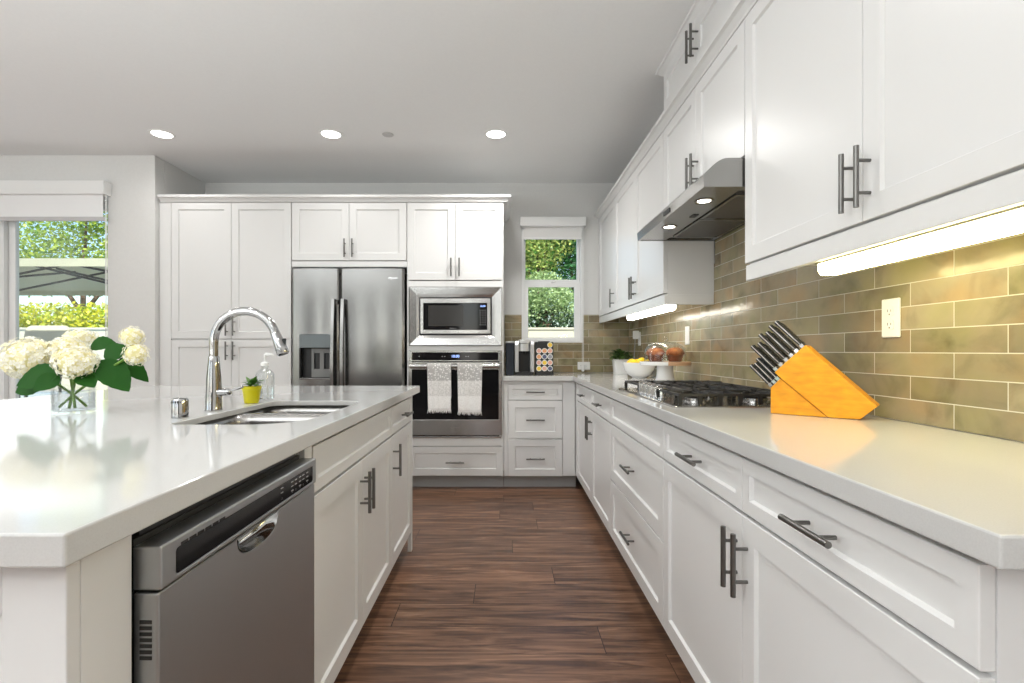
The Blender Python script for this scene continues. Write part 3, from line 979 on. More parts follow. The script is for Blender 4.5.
# dispenser
m = MB().box(0.062, 0.310, 0.064, 0.067, 0.885, 1.250).box(0.062, 0.068, 0.012, 0.066, 0.885, 1.14).box(0.304, 0.310, 0.012, 0.066, 0.885, 1.14)
dd = m.build('dispenser', M['black'], ld)
MB().box(0.062, 0.310, 0.004, 0.06, 1.142, 1.250).build('dispenser_panel', mat('slate_grey_control_panel', (0.16, 0.19, 0.20), 0.25), dd, bevel=0.002)
m = MB().plate([(0.145, 0.905), (0.296, 0.905), (0.296, 1.135), (0.145, 1.135)], [rrect(0.165, 0.212, 0.97, 1.10, 0.004, 3), rrect(0.245, 0.290, 0.97, 1.10, 0.004, 3)], fr, 0.046, 0.058)
m.build('dispenser_paddles', M['greyplastic'], dd)
MB().box(0.062, 0.310, 0.0, 0.064, 0.885, 0.900).build('drip_tray', M['steel'], dd, bevel=0.002)
text('lettering', 'Whirlpool', 0.030, mat('chrome_lettering', (0.75, 0.75, 0.75), 0.2, 1.0), rd, (fw - 0.115, 0.0035, 1.70), (PI / 2, 0, 0))
M['stripe'] = mat('dark_label_lines', (0.05, 0.06, 0.07), 0.4)

# ------------------------------------------------------------------ built-in microwave
t = thing('microwave', 'built-in stainless steel microwave above the wall oven', 'microwave', (-0.766, YB, 1.158))
w, h = 0.751, 0.476
m = MB()
X = [0.0, w, 0.093, 0.658]
def R(x0, x1, z0, z1, y):
    return [(x0, y, z0), (x1, y, z0), (x1, y, z1), (x0, y, z1)]
m.loft([R(0, w, 0, h, 0.003), R(0, w, 0, h, -0.010), R(0.006, w - 0.006, 0.006, h - 0.006, -0.016), R(0.060, w - 0.060, 0.062, h - 0.062, -0.008), R(0.082, w - 0.082, 0.084, h - 0.084, -0.002), R(0.082, w - 0.082, 0.084, h - 0.084, 0.003)], False, False)
m.build('trim_frame', M['steel_oven'], t)
MB().box(0.084, w - 0.084, 0.0, 0.40, 0.086, h - 0.086).build('cavity_body', M['gap'], t)
d = MB().plate(R2 := [(0.094, 0.097), (w - 0.094, 0.097), (w - 0.094, h - 0.095), (0.094, h - 0.095)], [rrect(0.118, w - 0.120, 0.128, h - 0.133, 0.003, 3)], fr, -0.018, -0.0005).build('door', M['steel_oven'], t, bevel=0.002)
MB().box(0.1185, w - 0.1205, -0.015, -0.003, 0.1285, h - 0.1335).build('door_glass', M['blackglass'], d)
MB().box(0.158, 0.440, -0.0162, -0.0152, 0.158, h - 0.152).build('window', M['microglass'], d)
text('display', '10:00', 0.020, M['display'], d, (0.595, -0.0157, h - 0.158), (PI / 2, 0, 0))
text('lettering', 'Whirlpool', 0.013, M['icon'], d, (0.355, -0.0157, 0.140), (PI / 2, 0, 0))
m = MB()
for r in range(7):
    for cc in range(3):
        m.box(0.572 + cc * 0.020, 0.580 + cc * 0.020, -0.0158, -0.0150, h - 0.195 - r * 0.019, h - 0.190 - r * 0.019)
m.build('keypad_print', M['icon'], d)

# ------------------------------------------------------------------ wall oven
t = thing('built_in_oven', 'built-in stainless steel wall oven with two towels on its handle', 'oven', (-0.766, YB, 0.422))
h = 0.698
MB().box(0.022, w - 0.022, 0.0, 0.55, 0.0, h).build('oven_body', M['gap'], t)
p = MB().plate([(0, h - 0.088), (w, h - 0.088), (w, h + 0.002), (0, h + 0.002)], [rrect(0.028, w - 0.030, h - 0.078, h - 0.016, 0.003, 3)], fr, -0.018, -0.0005).build('control_panel', M['steel_oven'], t, bevel=0.003)
MB().box(0.0285, w - 0.0305, -0.0165, -0.004, h - 0.0775, h - 0.0165).build('control_glass', M['blackglass'], p)
text('display', '10:00', 0.030, M['display'], p, (0.375, -0.0168, h - 0.047), (PI / 2, 0, 0))
m = MB()
for x in (0.085, 0.27, 0.29, 0.46, 0.48):
    m.box(x - 0.005, x + 0.005, -0.017, -0.0164, h - 0.050, h - 0.045)
m.build('control_icons', M['icon'], p)
d = MB().plate([(0, 0.018), (w, 0.018), (w, h - 0.094), (0, h - 0.094)], [rrect(0.028, w - 0.028, 0.145, 0.545, 0.004, 3)], fr, -0.030, -0.0005).build('door', M['steel_oven'], t, bevel=0.003)
MB().box(0.0285, w - 0.0285, -0.0275, -0.004, 0.1455, 0.5445).build('window', M['blackglass'], d)
text('lettering', 'Whirlpool', 0.016, M['icon'], d, (w / 2, -0.0303, 0.082), (PI / 2, 0, 0))
m = MB()
m.loft([[(x, -0.075 + 0.012 * math.cos(a), 0.574 + 0.019 * math.sin(a)) for a in [2 * PI * i / 14 for i in range(14)]] for x in (0.022, w - 0.022)])
for x in (0.045, w - 0.045):
    m.cyl((x, -0.075, 0.578), (x, -0.028, 0.578), 0.010, n=12)
m.build('handle', M['steel_oven'], d, smooth=50)
MB().box(0.01, w - 0.01, -0.012, 0.01, -0.004, 0.008).build('lower_vent', M['steel_oven'], t, bevel=0.002)

# ---- dish towels over the oven handle
def towel_material():
    m = mat('grey_and_white_towel_cloth', (0.8, 0.8, 0.78), 0.95, spec=0.1)
    N, L, B = nodes(m)
    tc = N.new('ShaderNodeTexCoord')
    sx = N.new('ShaderNodeSeparateXYZ')
    L.new(tc.outputs['Object'], sx.inputs[0])
    v = N.new('ShaderNodeTexVoronoi')
    v.inputs['Scale'].default_value = 70
    L.new(tc.outputs['Object'], v.inputs[0])
    dots = ramp(N, [(0.25, srgb(245, 243, 240)), (0.42, srgb(186, 184, 181))])
    L.new(v.outputs['Distance'], dots.inputs[0])
    n = N.new('ShaderNodeTexNoise')
    n.inputs['Scale'].default_value = 90
    L.new(tc.outputs['Object'], n.inputs[0])
    mid = ramp(N, [(0.35, srgb(214, 212, 208)), (0.65, srgb(240, 238, 235))])
    L.new(n.outputs[0], mid.inputs[0])
    low = ramp(N, [(0.3, srgb(236, 234, 231)), (0.7, srgb(250, 249, 247))])
    L.new(n.outputs[0], low.inputs[0])
    def gt(z):
        g = N.new('ShaderNodeMath')
        g.operation = 'GREATER_THAN'
        g.inputs[1].default_value = z
        L.new(sx.outputs[2], g.inputs[0])
        return g
    def mix(f, a, b):
        x = N.new('ShaderNodeMix')
        x.data_type = 'RGBA'
        L.new(f.outputs[0], x.inputs[0])
        L.new(a, x.inputs[6])
        L.new(b, x.inputs[7])
        return x.outputs[2]
    c = mix(gt(-0.24), low.outputs[0], mid.outputs[0])
    c = mix(gt(-0.118), c, dots.outputs[0])
    L.new(c, B.inputs['Base Color'])
    b = N.new('ShaderNodeBump')
    b.inputs['Strength'].default_value = 0.4
    b.inputs['Distance'].default_value = 0.002
    L.new(n.outputs[0], b.inputs['Height'])
    L.new(b.outputs[0], B.inputs['Normal'])
    return m
M['towel'] = towel_material()
def towel(label, x, wd, ln, taper, seed):
    rnd = random.Random(seed)
    t = thing('dish_towel', label, 'towel', (x, YB - 0.075, 1.0), 0, 'dish towels on the oven handle')
    n, k = 18, 30
    m = MB()
    def row(s):
        """s from 0 (rear hem) over the bar to 1 (front hem)."""
        back = 0.26
        tot = back + 0.05 + ln
        d = s * tot
        out = []
        for i in range(n + 1):
            u = i / n * 2 - 1
            if d < back:
                y, z, hang = 0.0165, -(back - d), (back - d) / back
            elif d < back + 0.05:
                a = (d - back) / 0.05 * PI
                y, z, hang = 0.0165 * math.cos(a), 0.004 + 0.0165 * math.sin(a), 0
            else:
                y, z = -0.0165, -(d - back - 0.05)
                hang = (d - back - 0.05) / ln
            ww = wd / 2 * (1 - taper * hang)
            wv = 0.006 * hang * math.sin(u * 5.2 + seed) + 0.003 * hang * math.sin(u * 9 + 2 * seed)
            yy = y + (-abs(wv) - 0.001 if y < 0 else 0.0)
            out.append((u * ww + 0.004 * hang * math.sin(seed * 2.1), yy, z))
        return out
    rows = [row(j / k) for j in range(k + 1)]
    vs = [p for r in rows for p in r]
    fs = [(j * (n + 1) + i, j * (n + 1) + i + 1, (j + 1) * (n + 1) + i + 1, (j + 1) * (n + 1) + i) for j in range(k) for i in range(n)]
    o = m.add(vs, fs).build('cloth', M['towel'], t, smooth=60, recalc=False)
    sd = o.modifiers.new('thickness', 'SOLIDIFY')
    sd.thickness = 0.003
    sd.offset = 1
    fr_ = MB()
    for i in range(34):
        u = i / 33 * 2 - 1
        wv = 0.006 * math.sin(u * 5.2 + seed) + 0.003 * math.sin(u * 9 + 2 * seed)
        x0 = u * wd / 2 * (1 - taper) + 0.004 * math.sin(seed * 2.1)
        y0 = -0.0165 - abs(wv) - 0.001
        x1 = x0 + rnd.uniform(-0.006, 0.006)
        l = rnd.uniform(0.012, 0.026)
        fr_.tube([(x0, y0, -ln + 0.003), ((x0 + x1) / 2, y0 - 0.001, -ln - l * 0.5), (x1, y0, -ln - l)], [0.0022, 0.002, 0.0012], 5)
    fr_.build('fringe', M['towel'], t)
towel('grey and white fringed dish towel hanging on the left of the oven handle', -0.512, 0.188, 0.352, 0.04, 1)
towel('grey and white fringed dish towel hanging on the right of the oven handle', -0.270, 0.196, 0.366, 0.07, 3)
# ------------------------------------------------------------------ range hood
t = thing('range_hood', 'stainless steel range hood under the wall cabinet above the cooktop', 'range hood', (0.736, 1.892, 1.722))
L_ = 0.942
pr = [(0.0, 0.0), (-0.004, 0.042)]
for k in range(1, 9):
    u = k / 8
    pr.append((-0.004 + 0.092 * u, 0.042 + 0.064 * math.sin(u * PI / 2)))
D_ = XW - 0.736 - 0.012
pr += [(D_, 0.106), (D_, 0.0), (D_ - 0.012, 0.0), (D_ - 0.012, 0.008)]
pr += [(0.012, 0.008), (0.012, 0.0)]
MB().prism(pr, lambda u, v, q: (u, q, v), 0.0, L_).build('hood_shell', M['steel_hood'], t, smooth=25)
MB().box(0.012, D_ - 0.012, 0.0, 0.012, 0.0, 0.008).box(0.012, D_ - 0.012, L_ - 0.012, L_, 0.0, 0.008).box(0.012, 0.15, 0.012, L_ - 0.012, 0.002, 0.008).build('underside_panel', M['steel_hood'], t)
M['mesh'] = mat('aluminium_grease_filter', (0.20, 0.19, 0.18), 0.45, 0.9)
def filter_pattern(m):
    N, L, B = nodes(m)
    mp = coords(N, L, scale=(1, 1, 1), rot=(0, 0, PI / 4))
    c = N.new('ShaderNodeTexChecker')
    c.inputs['Scale'].default_value = 160
    c.inputs[1].default_value = (0.28, 0.27, 0.255, 1)
    c.inputs[2].default_value = (0.06, 0.058, 0.055, 1)
    L.new(mp.outputs[0], c.inputs[0])
    L.new(c.outputs[0], B.inputs['Base Color'])
filter_pattern(M['mesh'])
for y0 in (0.10, 0.475):
    f = MB().plate([(0.16, y0), (0.40, y0), (0.40, y0 + 0.365), (0.16, y0 + 0.365)], [[(0.172, y0 + 0.012), (0.388, y0 + 0.012), (0.388, y0 + 0.353), (0.172, y0 + 0.353)]], fz, -0.001, 0.0075)
    f = f.build('filter_frame', M['steel_hood'], t)
    MB().box(0.1725, 0.3875, y0 + 0.0125, y0 + 0.3525, 0.001, 0.006).build('filter_mesh', M['mesh'], f)
for y in (0.188, 0.625):
    b = MB().lathe([(0.026, 0.0), (0.036, -0.003), (0.040, 0.0015), (0.026, 0.0015)], (0.072, y, 0.001), 24).build('lamp_ring', M['steel_hood'], t, smooth=40)
    MB().lathe([(0.001, -0.0005), (0.0255, -0.0005), (0.0255, 0.001), (0.001, 0.001)], (0.072, y, 0.001), 24).build('lamp_lens', M['hoodglow'], b)
    lamp('hood_spot', 'SPOT', (0.736 + 0.072, 1.892 + y, 1.716), (0.86, 1.892 + y, 0.9), 4.0, (1, 0.88, 0.70), spot_size=2.2, spot_blend=0.9, shadow_soft_size=0.025)
MB().prism(rrect(0.385, 0.475, 0.012, 0.031, 0.006, 4), lambda u, v, q: (q - v * 0.095, u, v), -0.0035, 0.004).build('control_switch', M['black'], t, bevel=0.001)
MB().box(0.105, 0.130, 0.395, 0.445, -0.001, 0.003).build('filter_latch', M['black'], t)

# ------------------------------------------------------------------ gas cooktop
t = thing('gas_cooktop', 'stainless steel five-burner gas cooktop with black cast iron grates', 'cooktop', (0.610, 1.852, TOPZ))
cw, cl = 0.505, 0.905
MB().loft([[(x, y, 0.0005) for x, y in rrect(0, cw, 0, cl, 0.012, 4)], [(x, y, 0.004) for x, y in rrect(0, cw, 0, cl, 0.012, 4)], [(x, y, 0.007) for x, y in rrect(0.006, cw - 0.006, 0.006, cl - 0.006, 0.01, 4)], [(x, y, 0.005) for x, y in rrect(0.016, cw - 0.016, 0.016, cl - 0.016, 0.01, 4)]]).build('steel_plate', M['steel_oven'], t, smooth=40)
burn = [(0.14, 0.16, 0.040), (0.37, 0.16, 0.046), (0.30, 0.4525, 0.058), (0.14, 0.745, 0.040), (0.37, 0.745, 0.046)]
for x, y, r in burn:
    b = MB().lathe([(r + 0.012, 0.005), (r + 0.010, 0.012), (r, 0.014), (r, 0.022), (r - 0.008, 0.024), (0.001, 0.024)], (x, y, 0), 28, True, True).build('burner', M['steel_oven'], t, smooth=35)
    MB().lathe([(r - 0.004, 0.0245), (r - 0.003, 0.029), (r - 0.010, 0.032), (0.001, 0.033)], (x, y, 0), 28, True, True).build('burner_cap', M['iron'], b, smooth=35)
def grate(y0, y1, cx, x0=0.030):
    m = MB()
    z0, z1 = 0.038, 0.047
    b = 0.005
    x1 = cw - 0.024
    def bar(xa, ya, xb, yb, za=z0, zb=z1, hw=b):
        d = Vector((xb - xa, yb - ya))
        d.normalize()
        nx, ny = -d.y * hw, d.x * hw
        m.loft([[(xa + nx, ya + ny, za), (xa - nx, ya - ny, za), (xa - nx * 0.7, ya - ny * 0.7, zb), (xa + nx * 0.7, ya + ny * 0.7, zb)],
                [(xb + nx, yb + ny, za), (xb - nx, yb - ny, za), (xb - nx * 0.7, yb - ny * 0.7, zb), (xb + nx * 0.7, yb + ny * 0.7, zb)]])
    bar(x0, y0 + b, x1, y0 + b)
    bar(x0, y1 - b, x1, y1 - b)
    bar(x0 + b, y0, x0 + b, y1)
    bar(x1 - b, y0, x1 - b, y1)
    xm = (x0 + x1) / 2
    ym = (y0 + y1) / 2
    centres = [(c, ym) for c in cx]
    for xc, yc in centres:
        for a in range(4):
            an = PI / 4 + a * PI / 2
            reach = 0.11
            ca, sa = math.cos(an), math.sin(an)
            bar(xc + ca * 0.026, yc + sa * 0.026, xc + ca * reach, yc + sa * reach, z0 + 0.003, z1 + 0.004, 0.005)
        bar(xc + 0.026, yc, min(xc + 0.125, x1), yc, z0 + 0.003, z1 + 0.004, 0.005)
        bar(xc - 0.026, yc, max(xc - 0.125, x0), yc, z0 + 0.003, z1 + 0.004, 0.005)
        bar(xc, yc + 0.026, xc, y1 - b, z0 + 0.003, z1 + 0.004, 0.005)
        bar(xc, yc - 0.026, xc, y0 + b, z0 + 0.003, z1 + 0.004, 0.005)
    k = 7
    for i in range(k):                                   # feet along both long sides
        x = x0 + b + (x1 - x0 - 2 * b) * i / (k - 1)
        if 0 < i < k - 1:
            near = min(abs(x - q) for q, _ in centres) < 0.05
            f = 0.085 if near else (y1 - y0) / 2
            bar(x, y0 + b, x, y0 + f, z0, z1 + 0.002, 0.005)
            bar(x, y1 - f, x, y1 - b, z0, z1 + 0.002, 0.005)
        for y in (y0 + b, y1 - b):
            m.loft([[(x - 0.006, y - 0.006, 0.0062), (x + 0.006, y - 0.006, 0.0062), (x + 0.006, y + 0.006, 0.0062), (x - 0.006, y + 0.006, 0.0062)],
                    [(x - 0.008, y - 0.005, z0 + 0.002), (x + 0.008, y - 0.005, z0 + 0.002), (x + 0.008, y + 0.005, z0 + 0.002), (x - 0.008, y + 0.005, z0 + 0.002)]])
    return m.build('grate', M['iron'], t)
grate(0.030, 0.305, [0.14, 0.37])
g = MB()
grate(0.310, 0.595, [0.30], 0.115)
grate(0.600, 0.875, [0.14, 0.37])
for k in range(5):
    y = 0.4525 + (k - 2) * 0.070
    kb = MB().lathe([(0.026, 0.006), (0.026, 0.011), (0.021, 0.013), (0.0205, 0.046), (0.018, 0.049), (0.001, 0.049)], (0.050, y, 0), 20, True, True).build('knob', M['knobchrome'], t, smooth=35)
    MB().box(0.050 - 0.019, 0.050 + 0.019, y - 0.005, y + 0.005, 0.049, 0.058).build('knob_grip', M['knobchrome'], kb, bevel=0.0015)

# ------------------------------------------------------------------ knife block with knives
t = thing('knife_block', 'slanted honey-coloured wooden knife block on the right worktop', 'knife block', (0.870, 1.683, TOPZ), math.atan2(-0.658, 0.753))
M['oak'] = mat('honey_maple_wood', srgb(214, 142, 22), 0.38)
noise_col(M['oak'], 5, [(0.25, srgb(212, 138, 10)), (0.5, srgb(230, 156, 14)), (0.75, srgb(240, 170, 28))], detail=6, stretch=(4, 1, 14))
fn = lambda u, v, q: (u, q, v)
TH = 0.076
MB().prism([(0.012, 0.135), (0.100, 0.223), (0.285, 0.043), (0.243, 0.002), (0.163, 0.0005), (0.030, 0.117)], fn, 0.0, TH).build('slotted_body', M['oak'], t, bevel=0.002)
MB().prism([(0.0, 0.0005), (0.0, 0.084), (0.024, 0.110), (0.029, 0.1155), (0.160, 0.0005)], fn, 0.004, TH - 0.004).build('wedge_base', M['oak'], t, bevel=0.002)
MB().box(0.20, 0.23, 0.01, TH - 0.01, -0.0, 0.0015).build('rubber_foot', M['black'], t)
KN = []
ux, uz = math.sqrt(.5), math.sqrt(.5)          # along the slotted end, upwards
hx, hz = -0.69, 0.72                            # handle direction
M['tang'] = mat('bright_steel_tang', (0.62, 0.60, 0.56), 0.35, 1.0)
def knife(s, q, ln, wd, label, group, low=False):
    """s: place along the slotted end, q: across the block's thickness."""
    if low:
        bx, bz = 0.001 + 0.022 * s, 0.086 + 0.024 * s
    else:
        bx, bz = 0.013 + 0.086 * s, 0.136 + 0.086 * s
    ca, sa = math.cos(t.rotation_euler.z), math.sin(t.rotation_euler.z)
    loc = (t.location.x + ca * bx - sa * q, t.location.y + sa * bx + ca * q, t.location.z + bz)
    k = thing('kitchen_knife', label, 'knife', loc, t.rotation_euler.z, group)
    d = Vector((hx, 0, hz)).normalized()
    e = Vector((d.z, 0, -d.x))                  # along the slotted end: the thin side
    n = Vector((0, 1, 0))                       # across the block: the wide side
    h = wd / 2
    def sec(a, h0, h1, t0, t1):
        p = d * a
        return [tuple(p + n * h0 + e * t0), tuple(p + n * h1 + e * t0), tuple(p + n * h1 + e * t1), tuple(p + n * h0 + e * t1)]
    MB().loft([sec(0.001, -h * 0.85, h * 0.85, -0.0052, 0.0052), sec(0.012, -h * 0.85, h * 0.85, -0.0055, 0.0055), sec(0.014, -h * 0.75, h * 0.75, -0.0048, 0.0048)]).build('bolster', M['chrome'], k)
    m = MB()
    for t0, t1 in ((-0.0058, -0.0012), (0.0012, 0.0058)):
        m.loft([sec(a, h * w0, h * w1, t0, t1) for a, w0, w1 in ((0.0145, -0.85, 0.85), (ln * 0.35, -0.95, 0.9), (ln * 0.7, -0.85, 0.95), (ln * 0.93, -1.05, 1.0), (ln, -0.9, 0.75))])
    m.build('grip', M['black'], k, bevel=0.0008)
    m = MB()
    m.loft([sec(a, h * w0, h * w1, -0.0012, 0.0012) for a, w0, w1 in ((0.0145, -0.9, 0.9), (ln * 0.35, -1.06, 1.0), (ln * 0.7, -0.98, 1.05), (ln * 0.93, -1.16, 1.1), (ln + 0.0006, -0.98, 0.84))])
    for a in (0.3, 0.55, 0.8):
        p = d * (ln * a)
        m.cyl(tuple(p - e * 0.0062), tuple(p + e * 0.0062), 0.0022, n=8)
    m.build('tang', M['tang'], k)
    return k
row = 'black-handled knives in the upper slots of the knife block'
names = ['lowest', 'second', 'third', 'fourth', 'fifth', 'topmost']
for r, (s, ln) in enumerate(((0.05, 0.112), (0.23, 0.104), (0.41, 0.122), (0.58, 0.112), (0.75, 0.120), (0.93, 0.116))):
    for j, q in enumerate((0.022, 0.054)):
        knife(s, q, ln - 0.008 * j, 0.024, f'black-handled knife in the {names[r]} slot row of the wooden block, ' + ['camera side', 'tile side'][j], row)
for r, s in enumerate((0.04, 0.50, 0.96)):
    for j, q in enumerate((0.022, 0.054)):
        knife(s, q, 0.096 - 0.006 * (r % 2), 0.017, 'slim black-handled steak knife in the lower wedge, ' + ['bottom', 'middle', 'top'][r] + ' row, ' + ['camera side', 'tile side'][j], 'steak knives in the lower wedge', True)

# ------------------------------------------------------------------ outlets, switch, plug
def plate_thing(name, label, cat, loc, rz, kind, ry=0.0):
    t = thing(name, label, cat, loc, rz)
    t.rotation_euler = (0, ry, rz)
    o = MB().box(-0.036, 0.036, -0.006, 0.0, -0.058, 0.058).build('cover_plate', M['white'], t, bevel=0.003)
    if kind == 'outlet':
        for z in (0.020, -0.020):
            r = MB().prism(rrect(-0.0165, 0.0165, z - 0.0145, z + 0.0145, 0.010, 5), lambda u, v, q: (u, q, v), -0.0085, -0.005).build('receptacle', M['white'], t, smooth=40)
            m = MB()
            for x, hh in ((-0.007, 0.004), (0.006, 0.0032)):
                m.box(x - 0.0011, x + 0.0011, -0.0088, -0.008, z + 0.002 - hh, z + 0.002 + hh)
            m.cyl((0, -0.0088, z - 0.009), (0, -0.008, z - 0.009), 0.0024, n=10)
            m.build('slots', M['socket'], r)
        MB().cyl((0, -0.0068, 0), (0, -0.005, 0), 0.003, n=10).build('screw', M['white'], t)
    elif kind == 'switch':
        MB().box(-0.016, 0.016, -0.009, -0.005, -0.033, 0.033).build('rocker', M['white'], t, bevel=0.002)
    return t
plate_thing('wall_outlet', 'white double outlet on the tiles above the knife block', 'outlet', (XW - 0.0102, 1.539, 1.217), -PI / 2, 'outlet')
plate_thing('light_switch', 'white rocker switch on the tiles behind the cooktop', 'light switch', (XW - 0.0102, 3.25, 1.215), -PI / 2, 'switch')
plate_thing('wall_outlet', 'white outlet set sideways on the tiles below the small window', 'outlet', (0.742, YW - 0.0102, 0.978), 0, 'outlet', PI / 2)
plate_thing('wall_outlet', 'white outlet in the far corner with an adapter plugged in', 'outlet', (XW - 0.0102, 4.40, 1.22), -PI / 2, 'outlet')
t = thing('plug_adapter', 'white plug-in adapter with a thin cord in the far corner outlet', 'adapter', (XW - 0.0195, 4.40, 1.248))
MB().box(-0.045, -0.001, -0.028, 0.028, -0.03, 0.04).build('adapter_body', M['white'], t, bevel=0.006)
MB().tube([(-0.03, 0, -0.028), (-0.032, 0.0, -0.08), (-0.040, -0.008, -0.16), (-0.045, -0.02, -0.24), (-0.035, -0.04, -0.322), (-0.02, -0.08, -0.3300), (-0.015, -0.2, -0.3300)], 0.003, 8).build('cord', mat('grey_cord', (0.35, 0.35, 0.34), 0.5), t, smooth=60)

# ------------------------------------------------------------------ faucet and sink-side items
t = thing('kitchen_faucet', 'tall chrome pull-down faucet arching over the island sink', 'faucet', (-0.998, 1.77, TOPZ))
MB().lathe([(0.001, 0.0005), (0.0270, 0.0005), (0.0275, 0.004), (0.0262, 0.008), (0.0258, 0.05), (0.0235, 0.11), (0.0195, 0.160), (0.0178, 0.182), (0.0165, 0.186), (0.001, 0.186)], n=36).build('body', M['chrome'], t, smooth=35)
R_ = 0.108
pts = [(0, 0, 0.18), (0, 0, 0.224)]
for k in range(25):
    a = PI - (PI * 0.90) * k / 24
    pts.append((R_ + R_ * math.cos(a), 0, 0.233 + R_ * math.sin(a)))
MB().tube(pts, 0.0148, 20).build('spout', M['chrome'], t, smooth=50)
e = Vector(pts[-1])
d = (Vector(pts[-1]) - Vector(pts[-2])).normalized()
hp = [e - d * 0.004, e + d * 0.004, e + d * 0.006, e + d * 0.055, e + d * 0.075, e + d * 0.079]
h = MB().tube([tuple(p) for p in hp], [0.0155, 0.0155, 0.0165, 0.020, 0.0215, 0.019], 20).build('spray_head', M['chrome'], t, smooth=40)
q = e + d * 0.035
MB().box(q.x + 0.016, q.x + 0.024, -0.006, 0.006, q.z - 0.014, q.z + 0.014).build('spray_button', M['black'], h, bevel=0.002)
MB().tube([tuple(e + d * 0.0785), tuple(e + d * 0.0805)], 0.016, 16).build('aerator', M['black'], h)
l = MB().cyl((0.02, -0.004, 0.062), (0.048, -0.006, 0.064), 0.0135, 0.0115, 18).sphere((0.052, -0.006, 0.064), 0.013, 14, 8).build('lever', M['chrome'], t, smooth=40)
MB().tube([(0.052, -0.006, 0.066), (0.075, -0.008, 0.072), (0.105, -0.010, 0.082)], [0.0048, 0.004, 0.0052], 10).build('lever_arm', M['chrome'], l, smooth=40)

t = thing('air_gap_cap', 'short chrome cylinder cap left of the faucet on the island', 'air gap', (-0.994, 1.580, TOPZ))
MB().lathe([(0.001, 0.0005), (0.0235, 0.0005), (0.0235, 0.052), (0.0215, 0.058), (0.016, 0.061), (0.001, 0.0615)], n=32).build('cap', M['chrome'], t, smooth=35)
m = MB()
for k in range(5):
    a = -PI / 2 + (k - 2) * 0.3
    m.box(0.0232 * math.cos(a) - 0.001, 0.0232 * math.cos(a) + 0.001, 0.0238 * math.sin(a) - 0.001, 0.0238 * math.sin(a) + 0.001, 0.046, 0.052)
m.build('vent_slots', M['black'], t)

def leaf_blade(m, base, d, up, ln, wd, fold=0.25, droop=0.3, n=7, serr=0.0, tip=1.0):
    """a pointed leaf with a midrib fold, bending down along its length."""
    d = Vector(d).normalized()
    up = Vector(up)
    s = d.cross(up).normalized()
    up = s.cross(d).normalized()
    c = Vector(base)
    vs, fs = [], []
    for k in range(n + 1):
        u = k / n
        w = wd / 2 * (math.sin(PI * u ** 0.75) ** 0.8) * (1 + (serr if k % 2 else -serr)) if 0 < k < n else 0.0005
        p = c + d * (ln * u) - up * (droop * ln * u * u)
        vs += [tuple(p + s * w + up * (w * fold)), tuple(p), tuple(p - s * w + up * (w * fold))]
    for k in range(n):
        a, b = 3 * k, 3 * (k + 1)
        fs += [(a, a + 1, b + 1, b), (a + 1, a + 2, b + 2, b + 1)]
    m.add(vs, fs)

def leaf_mat(name, a, b, rough=0.4, trans=0.25):
    m = mat(name, a, rough)
    N, L, B = nodes(m)
    g = N.new('ShaderNodeNewGeometry')
    r = ramp(N, [(0.0, a), (1.0, b)])
    L.new(g.outputs['Random Per Island'], r.inputs[0])
    L.new(r.outputs[0], B.inputs['Base Color'])
    tl = N.new('ShaderNodeBsdfTranslucent')
    L.new(r.outputs[0], tl.inputs[0])
    mx = N.new('ShaderNodeMixShader')
    mx.inputs[0].default_value = trans
    L.new(B.outputs[0], mx.inputs[1])
    L.new(tl.outputs[0], mx.inputs[2])
    L.new(mx.outputs[0], N['Material Output'].inputs[0])
    return m
M['leaf'] = leaf_mat('green_leaf', srgb(14, 54, 14), srgb(42, 96, 28), 0.5, 0.12)
M['leaf'].node_tree.nodes['Principled BSDF'].inputs['Specular IOR Level'].default_value = 0.15
M['herb'] = leaf_mat('small_green_leaf', srgb(60, 110, 40), srgb(110, 150, 70))
M['soil'] = mat('potting_soil', (0.03, 0.02, 0.015), 0.9)
M['stem'] = mat('green_stem', srgb(110, 150, 60), 0.45)

t = thing('potted_succulent', 'small green plant in a yellow pot beside the sink', 'plant', (-0.990, 2.020, TOPZ))
M['yellow'] = mat('yellow_ceramic', srgb(214, 204, 20), 0.3)
MB().lathe([(0.001, 0.0005), (0.024, 0.0005), (0.0265, 0.004), (0.0335, 0.053), (0.036, 0.054), (0.0365, 0.066), (0.0335, 0.066), (0.031, 0.056), (0.001, 0.056)], n=28).build('pot', M['yellow'], t, smooth=30)
MB().lathe([(0.001, 0.0), (0.031, 0.0)], (0, 0, 0.058), 20).build('soil', M['soil'], t)
rnd = random.Random(4)
m = MB()
for k in range(26):
    a = rnd.uniform(0, 2 * PI)
    e = rnd.uniform(0.15, 1.2)
    leaf_blade(m, (0.012 * math.cos(a), 0.012 * math.sin(a), 0.060 + rnd.uniform(0, 0.02)), (math.cos(a) * math.cos(e), math.sin(a) * math.cos(e), math.sin(e)), (0, 0, 1), rnd.uniform(0.022, 0.042), 0.018, 0.3, 0.3, 5)
m.build('leaves', M['herb'], t, smooth=60, recalc=False)

